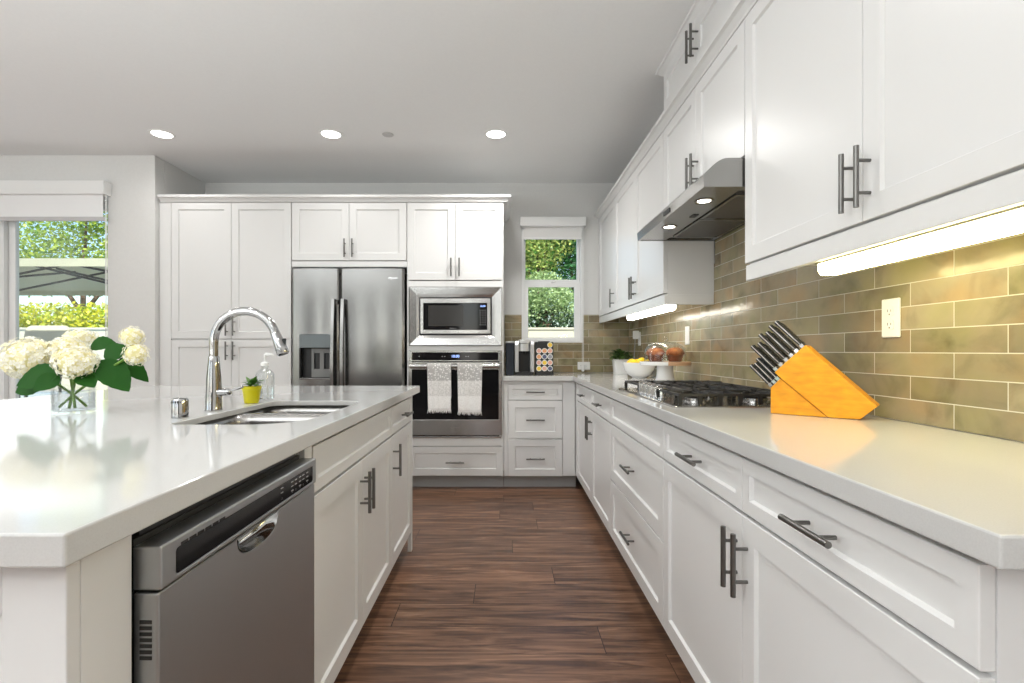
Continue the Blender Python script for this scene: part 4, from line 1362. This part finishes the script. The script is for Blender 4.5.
t = thing('soap_bottle', 'clear glass soap bottle with a white pump near the faucet', 'bottle', (-0.998, 2.150, TOPZ))
MB().lathe([(0.001, 0.0006), (0.034, 0.0006), (0.0375, 0.004), (0.0375, 0.100), (0.035, 0.112), (0.022, 0.125), (0.0145, 0.131), (0.0145, 0.142), (0.012, 0.142), (0.012, 0.131), (0.020, 0.123), (0.033, 0.110), (0.0352, 0.100), (0.0352, 0.006), (0.001, 0.005)], n=32).build('bottle_glass', M['domeglass'], t, smooth=40)
MB().lathe([(0.001, 0.0065), (0.0350, 0.0065), (0.0350, 0.052), (0.001, 0.052)], n=24).build('liquid_soap', M['water'], t)
p = MB().lathe([(0.001, 0.142), (0.016, 0.142), (0.016, 0.154), (0.010, 0.158), (0.0045, 0.160), (0.0045, 0.184), (0.001, 0.184)], n=20).build('pump', M['white'], t, smooth=30)
MB().tube([(0, 0, 0.184), (0.006, 0, 0.190), (0.03, -0.004, 0.190), (0.038, -0.005, 0.186)], [0.006, 0.0065, 0.0045, 0.0035], 10).build('pump_spout', M['white'], p, smooth=50)
MB().cyl((0, 0, 0.142), (0.01, 0, 0.01), 0.002, n=8).build('dip_tube', M['white'], p)

# ------------------------------------------------------------------ vase with hydrangeas
VX, VY = -1.420, 1.700
t = thing('glass_vase', 'low round clear glass vase of water holding white hydrangeas on the island', 'vase', (VX, VY, TOPZ))
MB().lathe([(0.001, 0.0006), (0.056, 0.0006), (0.0595, 0.004), (0.060, 0.092), (0.059, 0.094), (0.057, 0.092), (0.0562, 0.012), (0.052, 0.009), (0.001, 0.009)], n=48).build('vase_glass', M['domeglass'], t, smooth=40)
MB().lathe([(0.001, 0.0095), (0.0515, 0.0095), (0.0557, 0.0125), (0.0560, 0.068), (0.001, 0.068)], n=48).build('water', thin_glass('still_water', (0.97, 0.985, 0.98), 0.03), t, smooth=40)

M['petal'] = mat('cream_white_petal', srgb(248, 244, 226), 0.55)
def petal_mat(m, a, b):
    N, L, B = nodes(m)
    g = N.new('ShaderNodeNewGeometry')
    r = ramp(N, [(0.0, a), (0.6, b), (1.0, b)])
    L.new(g.outputs['Random Per Island'], r.inputs[0])
    L.new(r.outputs[0], B.inputs['Base Color'])
    tl = N.new('ShaderNodeBsdfTranslucent')
    L.new(r.outputs[0], tl.inputs[0])
    mx = N.new('ShaderNodeMixShader')
    mx.inputs[0].default_value = 0.3
    L.new(B.outputs[0], mx.inputs[1])
    L.new(tl.outputs[0], mx.inputs[2])
    L.new(mx.outputs[0], N['Material Output'].inputs[0])
petal_mat(M['petal'], srgb(246, 238, 196), srgb(253, 251, 242))
M['petal_core'] = mat('pale_yellow_core', srgb(240, 232, 176), 0.7)

def hydrangea(label, head, r, foot, leaves, squash=(1, 1, 0.85), seed=1, nf=150, lobes=None):
    rnd = random.Random(seed)
    t = thing('hydrangea', label, 'flower', (VX, VY, TOPZ), 0, 'white hydrangeas in the glass vase')
    H = Vector(head)
    m = MB()
    balls = lobes or [((0, 0, 0), 1.0)]
    mc = MB()
    for off, k in balls:
        C = H + Vector(off)
        rr = r * k
        mc.lathe([(max(0.001, rr * 0.80 * math.sin(PI * j / 8)), -rr * 0.80 * squash[2] * math.cos(PI * j / 8)) for j in range(9)], tuple(C), 16, True, True)
        N_ = int(nf * k * k)
        for i in range(N_):
            z = 1 - 2 * (i + 0.5) / N_
            a = i * 2.39996 + rnd.uniform(-0.15, 0.15)
            s = math.sqrt(max(0, 1 - z * z))
            nrm = Vector((s * math.cos(a), s * math.sin(a), z))
            c = C + Vector((nrm.x * squash[0], nrm.y * squash[1], nrm.z * squash[2])) * (rr * rnd.uniform(0.86, 1.03))
            nrm = (nrm + Vector((rnd.uniform(-.35, .35), rnd.uniform(-.35, .35), rnd.uniform(-.2, .4)))).normalized()
            u = nrm.cross(Vector((0.31, 0.2, 0.93))).normalized()
            w = nrm.cross(u)
            ph = rnd.uniform(0, PI)
            sz = r * rnd.uniform(0.17, 0.23)
            vs, fs = [tuple(c)], []
            for p in range(4):
                an = ph + p * PI / 2
                d1 = u * math.cos(an) + w * math.sin(an)
                d0 = u * math.cos(an - 0.62) + w * math.sin(an - 0.62)
                d2 = u * math.cos(an + 0.62) + w * math.sin(an + 0.62)
                b = len(vs)
                vs += [tuple(c + d0 * sz * 0.72 + nrm * sz * 0.16), tuple(c + d1 * sz + nrm * sz * 0.05), tuple(c + d2 * sz * 0.72 + nrm * sz * 0.16)]
                fs += [(0, b, b + 1), (0, b + 1, b + 2)]
            m.add(vs, fs)
    fl = m.build('flower_head', M['petal'], t, recalc=False)
    mc.build('flower_core', M['petal_core'], fl, smooth=60)
    F = Vector(foot)
    neck = Vector(((H.x * 0.45 + F.x * 0.2), (H.y * 0.45 + F.y * 0.2), 0.105))
    lim = 0.046
    if neck.xy.length > lim:
        k = lim / neck.xy.length
        neck.x *= k
        neck.y *= k
    pts = []
    for j in range(13):
        u = j / 12
        pts.append(tuple(F * (1 - u) ** 2 + neck * 2 * u * (1 - u) + (H - Vector((0, 0, r * 0.6 * squash[2]))) * u * u))
    MB().tube(pts, 0.0042, 8).build('stem', M['stem'], t, smooth=60)
    for (b, d, ln, wd, dr, up) in leaves:
        lm = MB()
        leaf_blade(lm, b, d, up, ln, wd, 0.16, dr, 12, 0.03)
        lm.build('leaf', M['leaf'], t, smooth=60, recalc=False)
    return t
CU = (0.45, -0.75, 0.55)          # leaves held with their upper side towards the room
hydrangea('largest round white hydrangea head at the left of the bouquet', (-0.140, -0.01, 0.180), 0.074, (0.035, 0.01, 0.02), [((-0.045, -0.04, 0.118), (-0.8, -0.15, -0.30), 0.115, 0.085, 0.15, CU), ((-0.06, 0.03, 0.13), (-0.9, 0.2, -0.1), 0.10, 0.07, 0.4, CU)], (1.0, 1.0, 0.92), 1, 190)
hydrangea('white hydrangea head in the middle of the bouquet behind the front one', (-0.040, 0.025, 0.203), 0.060, (0.025, -0.025, 0.02), [((-0.05, 0.06, 0.19), (-0.5, 0.3, 0.6), 0.10, 0.075, 0.3, CU)], (1.0, 1.0, 0.85), 2, 140)
hydrangea('white hydrangea head at the front centre of the bouquet, hanging over the vase rim', (0.048, -0.05, 0.168), 0.057, (-0.03, 0.02, 0.02), [((-0.005, -0.05, 0.140), (-0.75, -0.3, -0.28), 0.12, 0.085, 0.1, CU), ((0.0, -0.055, 0.125), (-0.35, -0.5, -0.35), 0.075, 0.06, 0.2, CU)], (1.1, 1.0, 0.88), 3, 150)
hydrangea('smaller pale hydrangea head at the back of the bouquet', (-0.060, 0.10, 0.252), 0.045, (0.01, -0.03, 0.02), [((0.0, 0.07, 0.225), (0.8, -0.1, 0.12), 0.085, 0.06, 0.25, CU), ((-0.08, 0.09, 0.225), (-0.8, -0.1, 0.25), 0.075, 0.055, 0.3, CU)], (1.2, 1.0, 0.6), 4, 100)
hydrangea('loose two-lobed hydrangea leaning out at the right of the bouquet', (0.196, 0.0, 0.216), 0.036, (-0.04, -0.01, 0.02),
          [((0.075, 0.03, 0.185), (0.75, 0.0, 0.35), 0.085, 0.07, 0.3, CU), ((0.095, -0.01, 0.175), (0.62, -0.1, -0.62), 0.155, 0.09, -0.08, CU), ((0.13, 0.03, 0.18), (0.65, 0.1, -0.55), 0.115, 0.06, 0.15, CU), ((0.06, -0.04, 0.130), (0.55, -0.3, -0.28), 0.075, 0.065, 0.2, CU)], (1.0, 1.0, 1.0), 5, 90, [((-0.004, 0.0, 0.034), 1.0), ((0.016, -0.01, -0.022), 1.05)])

# ------------------------------------------------------------------ coffee maker and pod rack
t = thing('coffee_maker', 'black and silver single-cup coffee maker on the back worktop', 'coffee maker', (0.012, 4.270, TOPZ))
M['silver'] = mat('silver_plastic', (0.58, 0.58, 0.58), 0.28, 0.6)
M['smoke'] = mat('dark_tinted_reservoir', (0.03, 0.035, 0.045), 0.08)
M['mugblack'] = mat('satin_black_plastic', (0.018, 0.018, 0.018), 0.3)
MB().prism(rrect(0.082, 0.236, 0.0, 0.27, 0.02, 4), fz, 0.0, 0.026).build('base', M['mugblack'], t, bevel=0.002)
MB().prism(rrect(0.0, 0.076, 0.02, 0.25, 0.016, 4), fz, 0.001, 0.268).build('water_reservoir', M['smoke'], t, bevel=0.003)
MB().prism(rrect(0.0, 0.077, 0.018, 0.252, 0.016, 4), fz, 0.2685, 0.284).build('reservoir_lid', M['silver'], t, bevel=0.004)
MB().prism(rrect(0.098, 0.222, 0.13, 0.27, 0.012, 4), fz, 0.0265, 0.200).build('tower', M['mugblack'], t)
for x in (0.080, 0.208):
    MB().prism([(0.01, 0.0265), (0.0, 0.05), (0.0, 0.255), (0.02, 0.285), (0.26, 0.285), (0.26, 0.0265), (0.11, 0.0265), (0.06, 0.06), (0.05, 0.18), (0.035, 0.20), (0.028, 0.10), (0.032, 0.0265)], lambda u, v, q: (q, u, v), x, x + 0.030).build('side_arm', M['silver'], t, bevel=0.002)
MB().prism(rrect(0.1115, 0.2065, 0.015, 0.25, 0.03, 6), fz, 0.201, 0.262).build('brew_head', M['silver'], t, smooth=40)
MB().prism(rrect(0.1115, 0.2065, 0.005, 0.26, 0.02, 6), fz, 0.2625, 0.296).build('lid', M['silver'], t, smooth=40, bevel=0.006)
MB().lathe([(0.001, 0), (0.016, 0), (0.012, -0.02), (0.001, -0.02)], (0.159, 0.07, 0.2005), 16).build('spout', M['mugblack'], t)
MB().box(0.118, 0.200, 0.004, 0.10, 0.0265, 0.031).build('drip_tray', M['gap'], t, bevel=0.001)

PX = 0.262
t = thing('pod_rack', 'black coffee pod rack holding round foil-topped pods', 'rack', (PX, 4.285, TOPZ))
MB().prism(rrect(0.0, 0.150, 0.0, 0.150, 0.01, 4), fz, 0.0, 0.278).build('rack_body', M['mugblack'], t, bevel=0.003)
MB().lathe([(0.001, 0.0), (0.05, 0.0), (0.05, 0.006), (0.001, 0.006)], (0.075, 0.075, 0.2785), 24, True, True).build('top_cap', M['mugblack'], t)
PC_ = {'y': ('yellow', srgb(236, 200, 70)), 'p': ('pink', srgb(222, 168, 150)), 'b': ('dark blue', srgb(84, 88, 120)), 'o': ('orange', srgb(224, 160, 110)), 'g': ('grey', srgb(150, 150, 160))}
podm = {k: mat(v[0].replace(' ', '_') + '_pod_foil', v[1], 0.35) for k, v in PC_.items()}
M['podrim'] = mat('white_pod_rim', (0.8, 0.8, 0.78), 0.35)
for r, rowt in enumerate(('..y', 'pop', 'obg', 'pyp', 'ypb')):
    for c_, k in enumerate(rowt):
        if k == '.':
            continue
        x, z = 0.029 + c_ * 0.046, 0.252 - r * 0.049
        lab = f"{PC_[k][0]}-topped coffee pod in the {['top', 'second', 'middle', 'fourth', 'bottom'][r]} row of the rack, {['left', 'centre', 'right'][c_]} column"
        p = thing('coffee_pod', lab, 'coffee pod', (PX + x, 4.285, TOPZ + z), 0, 'coffee pods in the black rack')
        m = MB()
        prof = [(0.0225, 0.0), (0.0225, 0.003), (0.0195, 0.0045), (0.0175, 0.0035)]
        m.loft([[(rr * math.cos(2 * PI * i / 20), -q - 0.0006, rr * math.sin(2 * PI * i / 20)) for i in range(20)] for rr, q in prof], True, False)
        m.build('rim', M['podrim'], p, smooth=30)
        m = MB()
        m.loft([[(rr * math.cos(2 * PI * i / 20), -q - 0.0006, rr * math.sin(2 * PI * i / 20)) for i in range(20)] for rr, q in ((0.0176, 0.0030), (0.0176, 0.0034), (0.008, 0.0042), (0.0005, 0.0043))], True, True)
        m.build('foil_lid', podm[k], p, smooth=30)

# ------------------------------------------------------------------ corner: planter, bowl of lemons, cake stand
t = thing('potted_herb', 'bushy green herb in a white square planter in the far corner', 'plant', (1.012, 4.480, TOPZ))
a, b = 0.052, 0.062
def sq(h, z):
    return [(x, y, z) for x, y in rrect(-h, h, -h, h, 0.008, 3)]
MB().loft([sq(a, 0.0005), sq(b, 0.130), sq(b - 0.006, 0.130), sq(b - 0.008, 0.112)]).build('planter', M['porcelain'], t, smooth=30)
MB().loft([sq(b - 0.0095, 0.113), sq(b - 0.0095, 0.116)]).build('soil', M['soil'], t)
rnd = random.Random(8)
m = MB()
for k in range(230):
    a_ = rnd.uniform(0, 2 * PI)
    e = rnd.uniform(-0.3, 1.3)
    r0 = rnd.uniform(0.0, 0.088)
    leaf_blade(m, (r0 * math.cos(a_), r0 * math.sin(a_), 0.128 + rnd.uniform(0, 0.085) * (1 - r0 * 5)), (math.cos(a_) * math.cos(e), math.sin(a_) * math.cos(e), math.sin(e)), (0, 0, 1), rnd.uniform(0.022, 0.042), 0.026, 0.3, 0.4, 4)
for k in range(14):
    a_ = rnd.uniform(0, 2 * PI)
    m.tube([(0.01 * math.cos(a_), 0.01 * math.sin(a_), 0.115), (0.04 * math.cos(a_), 0.04 * math.sin(a_), 0.155)], 0.0015, 5)
m.build('foliage', leaf_mat('dark_herb_leaf', srgb(36, 62, 30), srgb(98, 128, 62)), t, recalc=False)

t = thing('fruit_bowl', 'white ceramic bowl of lemons beside the planter', 'bowl', (1.025, 3.900, TOPZ))
MB().lathe([(0.001, 0.0005), (0.054, 0.0005), (0.056, 0.006), (0.082, 0.022), (0.110, 0.058), (0.124, 0.112), (0.125, 0.116), (0.122, 0.116), (0.117, 0.110), (0.104, 0.060), (0.076, 0.026), (0.001, 0.016)], n=40).build('bowl_body', M['porcelain'], t, smooth=35)
M['lemon'] = mat('lemon_peel', srgb(246, 206, 24), 0.4)
noise_col(M['lemon'], 30, [(0.3, srgb(240, 196, 16)), (0.7, srgb(250, 216, 40))], bump=0.25, bump_scale=220)
def lemon(label, x, y, z, az, tilt):
    o = thing('lemon', label, 'lemon', (1.025 + x, 3.900 + y, TOPZ + z), az, 'lemons in the white bowl')
    o.rotation_euler = (0, tilt, az)
    prof = [(0.001, -0.046), (0.005, -0.043), (0.009, -0.037), (0.020, -0.027), (0.028, -0.012), (0.030, 0.0), (0.028, 0.013), (0.020, 0.027), (0.010, 0.035), (0.007, 0.038), (0.001, 0.039)]
    m = MB()
    m.loft([[(q, r * math.cos(2 * PI * i / 20), r * math.sin(2 * PI * i / 20)) for i in range(20)] for r, q in prof])
    m.build('peel', M['lemon'], o, smooth=60)
lemon('lemon on the left of the white bowl, tip toward the planter', -0.066, -0.030, 0.114, 2.6, 0.2)
lemon('lemon at the middle front of the white bowl', 0.0, -0.062, 0.124, 0.5, -0.15)
lemon('lemon on the right of the white bowl, closest to the cake stand', 0.066, -0.02, 0.114, 1.1, 0.1)
lemon('lemon at the back of the white bowl', 0.0, 0.05, 0.112, 0.2, 0.1)

CX, CY = 0.985, 3.150
t = thing('cake_stand', 'white pedestal cake stand with a wooden half plate behind the cooktop', 'cake stand', (CX, CY, TOPZ))
MB().lathe([(0.001, 0.0005), (0.066, 0.0005), (0.068, 0.004), (0.058, 0.020), (0.050, 0.06), (0.047, 0.116), (0.001, 0.116)], n=40).build('pedestal', M['porcelain'], t, smooth=35)
def half(a0, a1):
    pts = [(0.150 * math.cos(a0 + (a1 - a0) * k / 24), 0.150 * math.sin(a0 + (a1 - a0) * k / 24)) for k in range(25)]
    return MB().prism(pts, fz, 0.1165, 0.138)
th = -1.75
half(th + 0.001, th + PI - 0.001).build('wooden_plate_half', mat('pale_wood', srgb(205, 165, 130), 0.45), t, bevel=0.002)
half(th + PI + 0.001, th + 2 * PI - 0.001).build('marble_plate_half', M['porcelain'], t, bevel=0.002)
t = thing('glass_dome', 'clear glass dome with a round knob covering two muffins', 'dome', (CX, CY, TOPZ + 0.1382))
MB().lathe([(0.126, 0.0005), (0.127, 0.045), (0.120, 0.080), (0.098, 0.106), (0.057, 0.118), (0.012, 0.121), (0.001, 0.121), (0.001, 0.1185), (0.012, 0.1185), (0.056, 0.1155), (0.0965, 0.104), (0.118, 0.079), (0.1248, 0.045), (0.1238, 0.0005)], n=48).build('dome_glass', M['domeglass'], t, smooth=60)
MB().lathe([(0.006, 0.1215), (0.007, 0.127), (0.016, 0.134), (0.018, 0.142), (0.012, 0.150), (0.001, 0.152)], n=20, c0=True).build('knob', M['domeglass'], t, smooth=60)
M['muffin'] = mat('brown_baked_crust', srgb(120, 62, 28), 0.75)
noise_col(M['muffin'], 28, [(0.25, srgb(104, 48, 18)), (0.5, srgb(172, 92, 38)), (0.8, srgb(222, 140, 66))], bump=0.8)
M['cup'] = mat('brown_paper_case', srgb(128, 66, 34), 0.8)
def muffin(label, x, y, seed):
    o = thing('muffin', label, 'muffin', (CX + x, CY + y, TOPZ + 0.1382), 0, 'muffins under the glass dome')
    n = 40
    lo = []
    for r, z, f in ((0.035, 0.0006, 1), (0.037, 0.004, 1), (0.045, 0.036, 1), (0.046, 0.038, 0.2)):
        lo.append([((r + 0.0012 * f * (1 if i % 2 else -1)) * math.cos(2 * PI * i / n), (r + 0.0012 * f * (1 if i % 2 else -1)) * math.sin(2 * PI * i / n), z) for i in range(n)])
    MB().loft(lo).build('paper_case', M['cup'], o)
    prof = [(0.046, 0.039), (0.053, 0.043), (0.055, 0.052), (0.051, 0.064), (0.039, 0.077), (0.020, 0.084), (0.001, 0.086)]
    lo = []
    for r, z in prof:
        lo.append([])
        for i in range(32):
            a_ = 2 * PI * i / 32
            k = 1 + 0.07 * noise.noise((math.cos(a_) * 2 + seed, math.sin(a_) * 2, z * 40))
            lo[-1].append((r * k * math.cos(a_), r * k * math.sin(a_), z + 0.004 * noise.noise((math.cos(a_) * r * 60, math.sin(a_) * r * 60, seed))))
    MB().loft(lo).build('muffin_top', M['muffin'], o, smooth=60)
muffin('brown muffin under the dome, the left one', -0.056, 0.010, 3)
muffin('brown muffin under the dome, the right one', 0.058, -0.012, 9)

# ------------------------------------------------------------------ ceiling lights and detector
def downlight(label, x, y):
    t = thing('ceiling_downlight', label, 'ceiling light', (x, y, CEIL))
    MB().lathe([(0.066, -0.0005), (0.066, -0.003), (0.070, -0.006), (0.082, -0.005), (0.086, -0.0005)], n=36).build('trim_ring', M['white'], t, smooth=40)
    MB().lathe([(0.001, -0.0035), (0.0655, -0.0035), (0.0655, -0.0008), (0.001, -0.0008)], n=36).build('diffuser', M['lampglow'], t)
    downlamp(x, y, 15.0 if x > -0.5 else 3.0)
def downlamp(x, y, p=3.4):
    lamp('downlight_lamp', 'AREA', (x, y, CEIL - 0.012), (x, y + 1e-4, 0), p, (1.0, 0.985, 0.955), shape='DISK', size=0.15, spread=2.7)
downlight('recessed ceiling downlight on the left, in front of the pantry', -2.464, 3.71)
downlight('recessed ceiling downlight in the middle, in front of the refrigerator', -1.246, 3.71)
downlight('recessed ceiling downlight on the right, in front of the small window', -0.058, 3.71)
for x in (-3.7, -2.464, -1.246, -0.058):  # added lamps without fixtures, on the unseen part of the ceiling
    for y in (1.95, 0.2, -1.55):
        downlamp(x, y, 5.5 if x > -0.5 and y > 1 else 3.0)
t = thing('sprinkler_cover', 'small round sprinkler cover on the ceiling between two downlights', 'ceiling cover', (-0.836, 3.71, CEIL))
MB().lathe([(0.001, -0.010), (0.036, -0.010), (0.040, -0.007), (0.040, -0.004), (0.030, -0.004), (0.030, -0.0005), (0.001, -0.0005)], n=28).build('cover', mat('grey_cover_plate', (0.55, 0.54, 0.53), 0.5), t, smooth=35)

# ------------------------------------------------------------------ the garden outside
M['paving'] = mat('patio_paving', (0.30, 0.285, 0.26), 0.8)
structure('patio', MB().box(-26, 10, YW + T + 0.01, 10.0, -0.12, -0.02).box(-26, 10, 14.6, 15.2, -0.12, -0.02).box(-6, 10, 10.0, 14.6, -0.12, -0.02).box(-26, XL_ - T - 0.01, -8, YW + T + 0.01, -0.12, -0.02).box(XL_ - T, XA - T, YL + T + 0.01, YW + T + 0.01, -0.12, -0.02), M['paving'])
M['lawn'] = mat('lawn', srgb(90, 120, 50), 0.9)
structure('lawn_ground', MB().box(-40, 25, 15.2, 45, -0.15, -0.02).box(-26, 10, -30, -8, -0.15, -0.02), M['lawn'])
M['pool'] = mat('pool_water', srgb(70, 150, 200), 0.05)
structure('pool_water', MB().box(-26, -6, 10.0, 14.6, -0.12, -0.06), M['pool'])
M['block'] = mat('cream_stucco', (0.72, 0.68, 0.60), 0.9)
noise_col(M['block'], 12, [(0.3, (0.44, 0.41, 0.32)), (0.7, (0.47, 0.44, 0.35))])
structure('garden_wall', MB().box(-30, 12, 15.0, 15.2, -0.02, 1.73).box(-30, 12, 14.96, 15.24, 1.73, 1.79), M['block'])

def tree(name, label, cat, loc, crown, trunk_h, mats, n, size, seed, trunk_r=0.12, squash=0.85):
    """crown: list of (dx, dy, dz, r) lumps; leaves are small folded blades spread over them."""
    rnd = random.Random(seed)
    t = thing(name, label, cat, loc)
    vs, fs, mi = [], [], []
    tot = sum(c[3] ** 2 for c in crown)
    for dx, dy, dz, r in crown:
        for i in range(int(n * r * r / tot)):
            p = Vector((rnd.gauss(0, 1), rnd.gauss(0, 1), rnd.gauss(0, 1))).normalized()
            q = r * (rnd.random() ** 0.4)
            c = Vector((dx + p.x * q, dy + p.y * q, dz + p.z * q * squash))
            d = Vector((rnd.gauss(0, 1), rnd.gauss(0, 1), rnd.gauss(0, 0.8))).normalized()
            s = d.cross(Vector((rnd.gauss(0, 1), rnd.gauss(0, 1), rnd.gauss(0, 1)))).normalized()
            l = size * rnd.uniform(0.7, 1.4)
            b = len(vs)
            vs += [tuple(c - d * l * 0.5), tuple(c + s * l * 0.28), tuple(c + d * l * 0.5), tuple(c - s * l * 0.28)]
            fs.append((b, b + 1, b + 2, b + 3))
    mb = MB()
    mb.v, mb.f, mb.mi = vs, fs, [0] * len(fs)
    mb.build('crown', mats, t, recalc=False)
    if trunk_h:
        m = MB()
        m.tube([(0, 0, -0.02), (0.03, 0.02, trunk_h * 0.5), (0, 0, trunk_h)], [trunk_r * 1.2, trunk_r * 0.9, trunk_r * 0.8], 10)
        for dx, dy, dz, r in crown:
            m.tube([(0, 0, trunk_h * 0.9), (dx * 0.5, dy * 0.5, (trunk_h + dz) * 0.5 + 0.1), (dx, dy, dz)], [trunk_r * 0.7, trunk_r * 0.45, trunk_r * 0.2], 7)
        m.build('trunk', mat(name + '_bark', srgb(96, 76, 60), 0.9), t)
    return t
LM = lambda nm, a, b, tr=0.35: leaf_mat(nm, srgb(*a), srgb(*b), 0.45, tr)
gA = LM('bright_tree_leaf', (96, 140, 40), (196, 210, 84))
gB = LM('mid_tree_leaf', (60, 112, 50), (140, 176, 84))
gC = LM('orange_tinted_leaf', (84, 146, 66), (206, 206, 120))
gD = LM('deep_green_leaf', (26, 84, 50), (80, 140, 80))
gE = LM('yellow_green_hedge_leaf', (130, 160, 20), (236, 228, 70))
gH = LM('grey_green_hedge_leaf', (50, 78, 52), (92, 118, 80))
gF = LM('pale_green_leaf', (130, 160, 100), (196, 214, 160))
tree('garden_tree', 'bright green leafy tree beyond the wall, seen through the sliding door', 'tree', (-14.4, 17.6, 0), [(0, 0, 4.6, 2.0), (-1.6, 0, 4.2, 1.5), (1.5, 0.2, 4.0, 1.3), (0.4, -0.3, 6.2, 1.5)], 2.6, gA, 8500, 0.13, 21)
tree('garden_tree', 'darker green tree at the right edge of the sliding door view', 'tree', (-12.2, 19.0, 0), [(0, 0, 5.0, 1.7), (0.5, 0.2, 6.6, 1.4), (-0.8, 0, 6.0, 1.2)], 3.0, gD, 6000, 0.17, 22)
tree('garden_hedge', 'clipped yellow-green hedge above the wall, seen through the sliding door', 'hedge', (-13.6, 16.1, 0), [(x, 0, z, 0.75) for x in (-3.6, -2.7, -1.8, -0.9, 0, 0.9, 1.8, 2.7) for z in (1.3, 2.0)], 0, gE, 14000, 0.13, 23)
tree('garden_tree', 'green tree with orange-tinted leaves in the small window', 'tree', (1.15, 17.4, 0), [(0, 0, 5.0, 1.35), (-0.4, 0.1, 4.1, 1.1), (0.5, 0, 6.0, 1.2)], 2.6, gC, 9000, 0.12, 24)
tree('garden_tree', 'deep green tree on the right in the small window', 'tree', (2.55, 18.2, 0), [(0, 0, 5.2, 1.3), (0.2, 0, 3.9, 1.2), (-0.5, 0.2, 6.4, 1.3)], 2.8, gD, 9000, 0.12, 25)
tree('garden_tree', 'pale green feathery tree in the lower half of the small window', 'tree', (1.35, 16.7, 0), [(0, 0, 3.0, 0.85), (-0.5, 0, 2.5, 0.6), (0.55, 0.1, 2.6, 0.7)], 1.9, gF, 6500, 0.09, 26)
tree('garden_hedge', 'dark green hedge behind the wall in the small window', 'hedge', (1.6, 16.4, 0), [(x, 0.4, z, 0.8) for x in (-1.6, -0.8, 0, 0.8, 1.6) for z in (1.2, 1.9)], 0, gH, 6500, 0.12, 27)
tree('garden_tree', 'tall bushy tree far behind the small window', 'tree', (0.6, 23.0, 0), [(0, 0, 5.5, 2.4), (2.0, 0, 6.5, 2.2), (-1.2, 0, 7.4, 2.0)], 3.4, gB, 7000, 0.24, 28)

# pop-up patio canopy with a scissor truss, its legs out of the door's view
PX0, PX1, PY0, PY1 = -9.2, -4.3, 6.0, 9.2
t = thing('patio_canopy', 'large white patio canopy with dark truss bars outside the sliding door', 'canopy', ((PX0 + PX1) / 2, (PY0 + PY1) / 2, -0.02))
M['canvas'] = leaf_mat('off_white_canvas', (0.62, 0.63, 0.50), (0.62, 0.63, 0.50), 0.9, 0.35)
wx, wy = (PX1 - PX0) / 2, (PY1 - PY0) / 2
ZC = 2.21
rg = wx - wy * 0.9
m = MB()
E = [(-wx, -wy, ZC), (wx, -wy, ZC), (wx, wy, ZC), (-wx, wy, ZC), (-rg, 0, ZC + 0.24), (rg, 0, ZC + 0.24)]
m.add(E, [(0, 1, 5, 4), (1, 2, 5), (2, 3, 4, 5), (3, 0, 4)])
o = m.build('canopy_roof', M['canvas'], t)
sd = o.modifiers.new('cloth', 'SOLIDIFY')
sd.thickness = 0.004
MB().plate([(-wx, -wy), (wx, -wy), (wx, wy), (-wx, wy)], [[(-wx + 0.006, -wy + 0.006), (wx - 0.006, -wy + 0.006), (wx - 0.006, wy - 0.006), (-wx + 0.006, wy - 0.006)]], fz, ZC - 0.09, ZC + 0.004).build('valance_edge', M['canvas'], o)
cx0, cy0 = (PX0 + PX1) / 2, (PY0 + PY1) / 2
def lp(x, y, z):
    return (x - cx0, y - cy0, z + 0.02)
for y in (7.6, 6.9):
    for p, q in (((-8.9, 2.06), (-6.33, 2.28)), ((-7.6, 1.92), (-5.6, 2.33)), ((-6.6, 2.33), (-5.0, 1.95)), ((-5.9, 2.30), (-4.5, 2.02))):
        MB().tube([lp(p[0], y, p[1]), lp(q[0], y, q[1])], 0.016, 8).build('truss_bar', M['black'], t)
for x in (-wx + 0.05, wx - 0.05):
    for y in (-wy + 0.05, wy - 0.05):
        MB().box(x - 0.02, x + 0.02, y - 0.02, y + 0.02, 0.0, ZC - 0.02).build('leg', M['black'], t)

# patio chair seen just outside the sliding door
t = thing('patio_chair', 'beige high-backed patio chair outside the sliding door', 'chair', (-5.66, 6.05, -0.02))
M['sling'] = mat('beige_sling_fabric', srgb(205, 200, 180), 0.8)
M['bronze'] = mat('dark_bronze_frame', (0.06, 0.05, 0.045), 0.4, 0.6)
MB().prism(rrect(-0.27, 0.27, 0.92, 1.45, 0.08, 5), lambda u, v, q: (u, q + (v - 0.9) * 0.18, v), 0.24, 0.27).build('backrest', M['sling'], t)
MB().prism(rrect(-0.27, 0.27, -0.25, 0.25, 0.05, 4), fz, 0.74, 0.78).build('seat', M['sling'], t)
for x in (-0.25, 0.25):
    for y in (-0.22, 0.22):
        MB().tube([(x * 1.1, y * 1.15, 0.0), (x, y, 0.74)], 0.016, 10).build('leg', M['bronze'], t)
    MB().tube([(x, 0.22, 0.74), (x, 0.26, 0.95)], 0.014, 8).tube([(x, 0.22, 0.76), (x, 0.20, 0.98), (x, -0.2, 0.98), (x, -0.22, 0.76)], 0.014, 8).build('arm', M['bronze'], t)
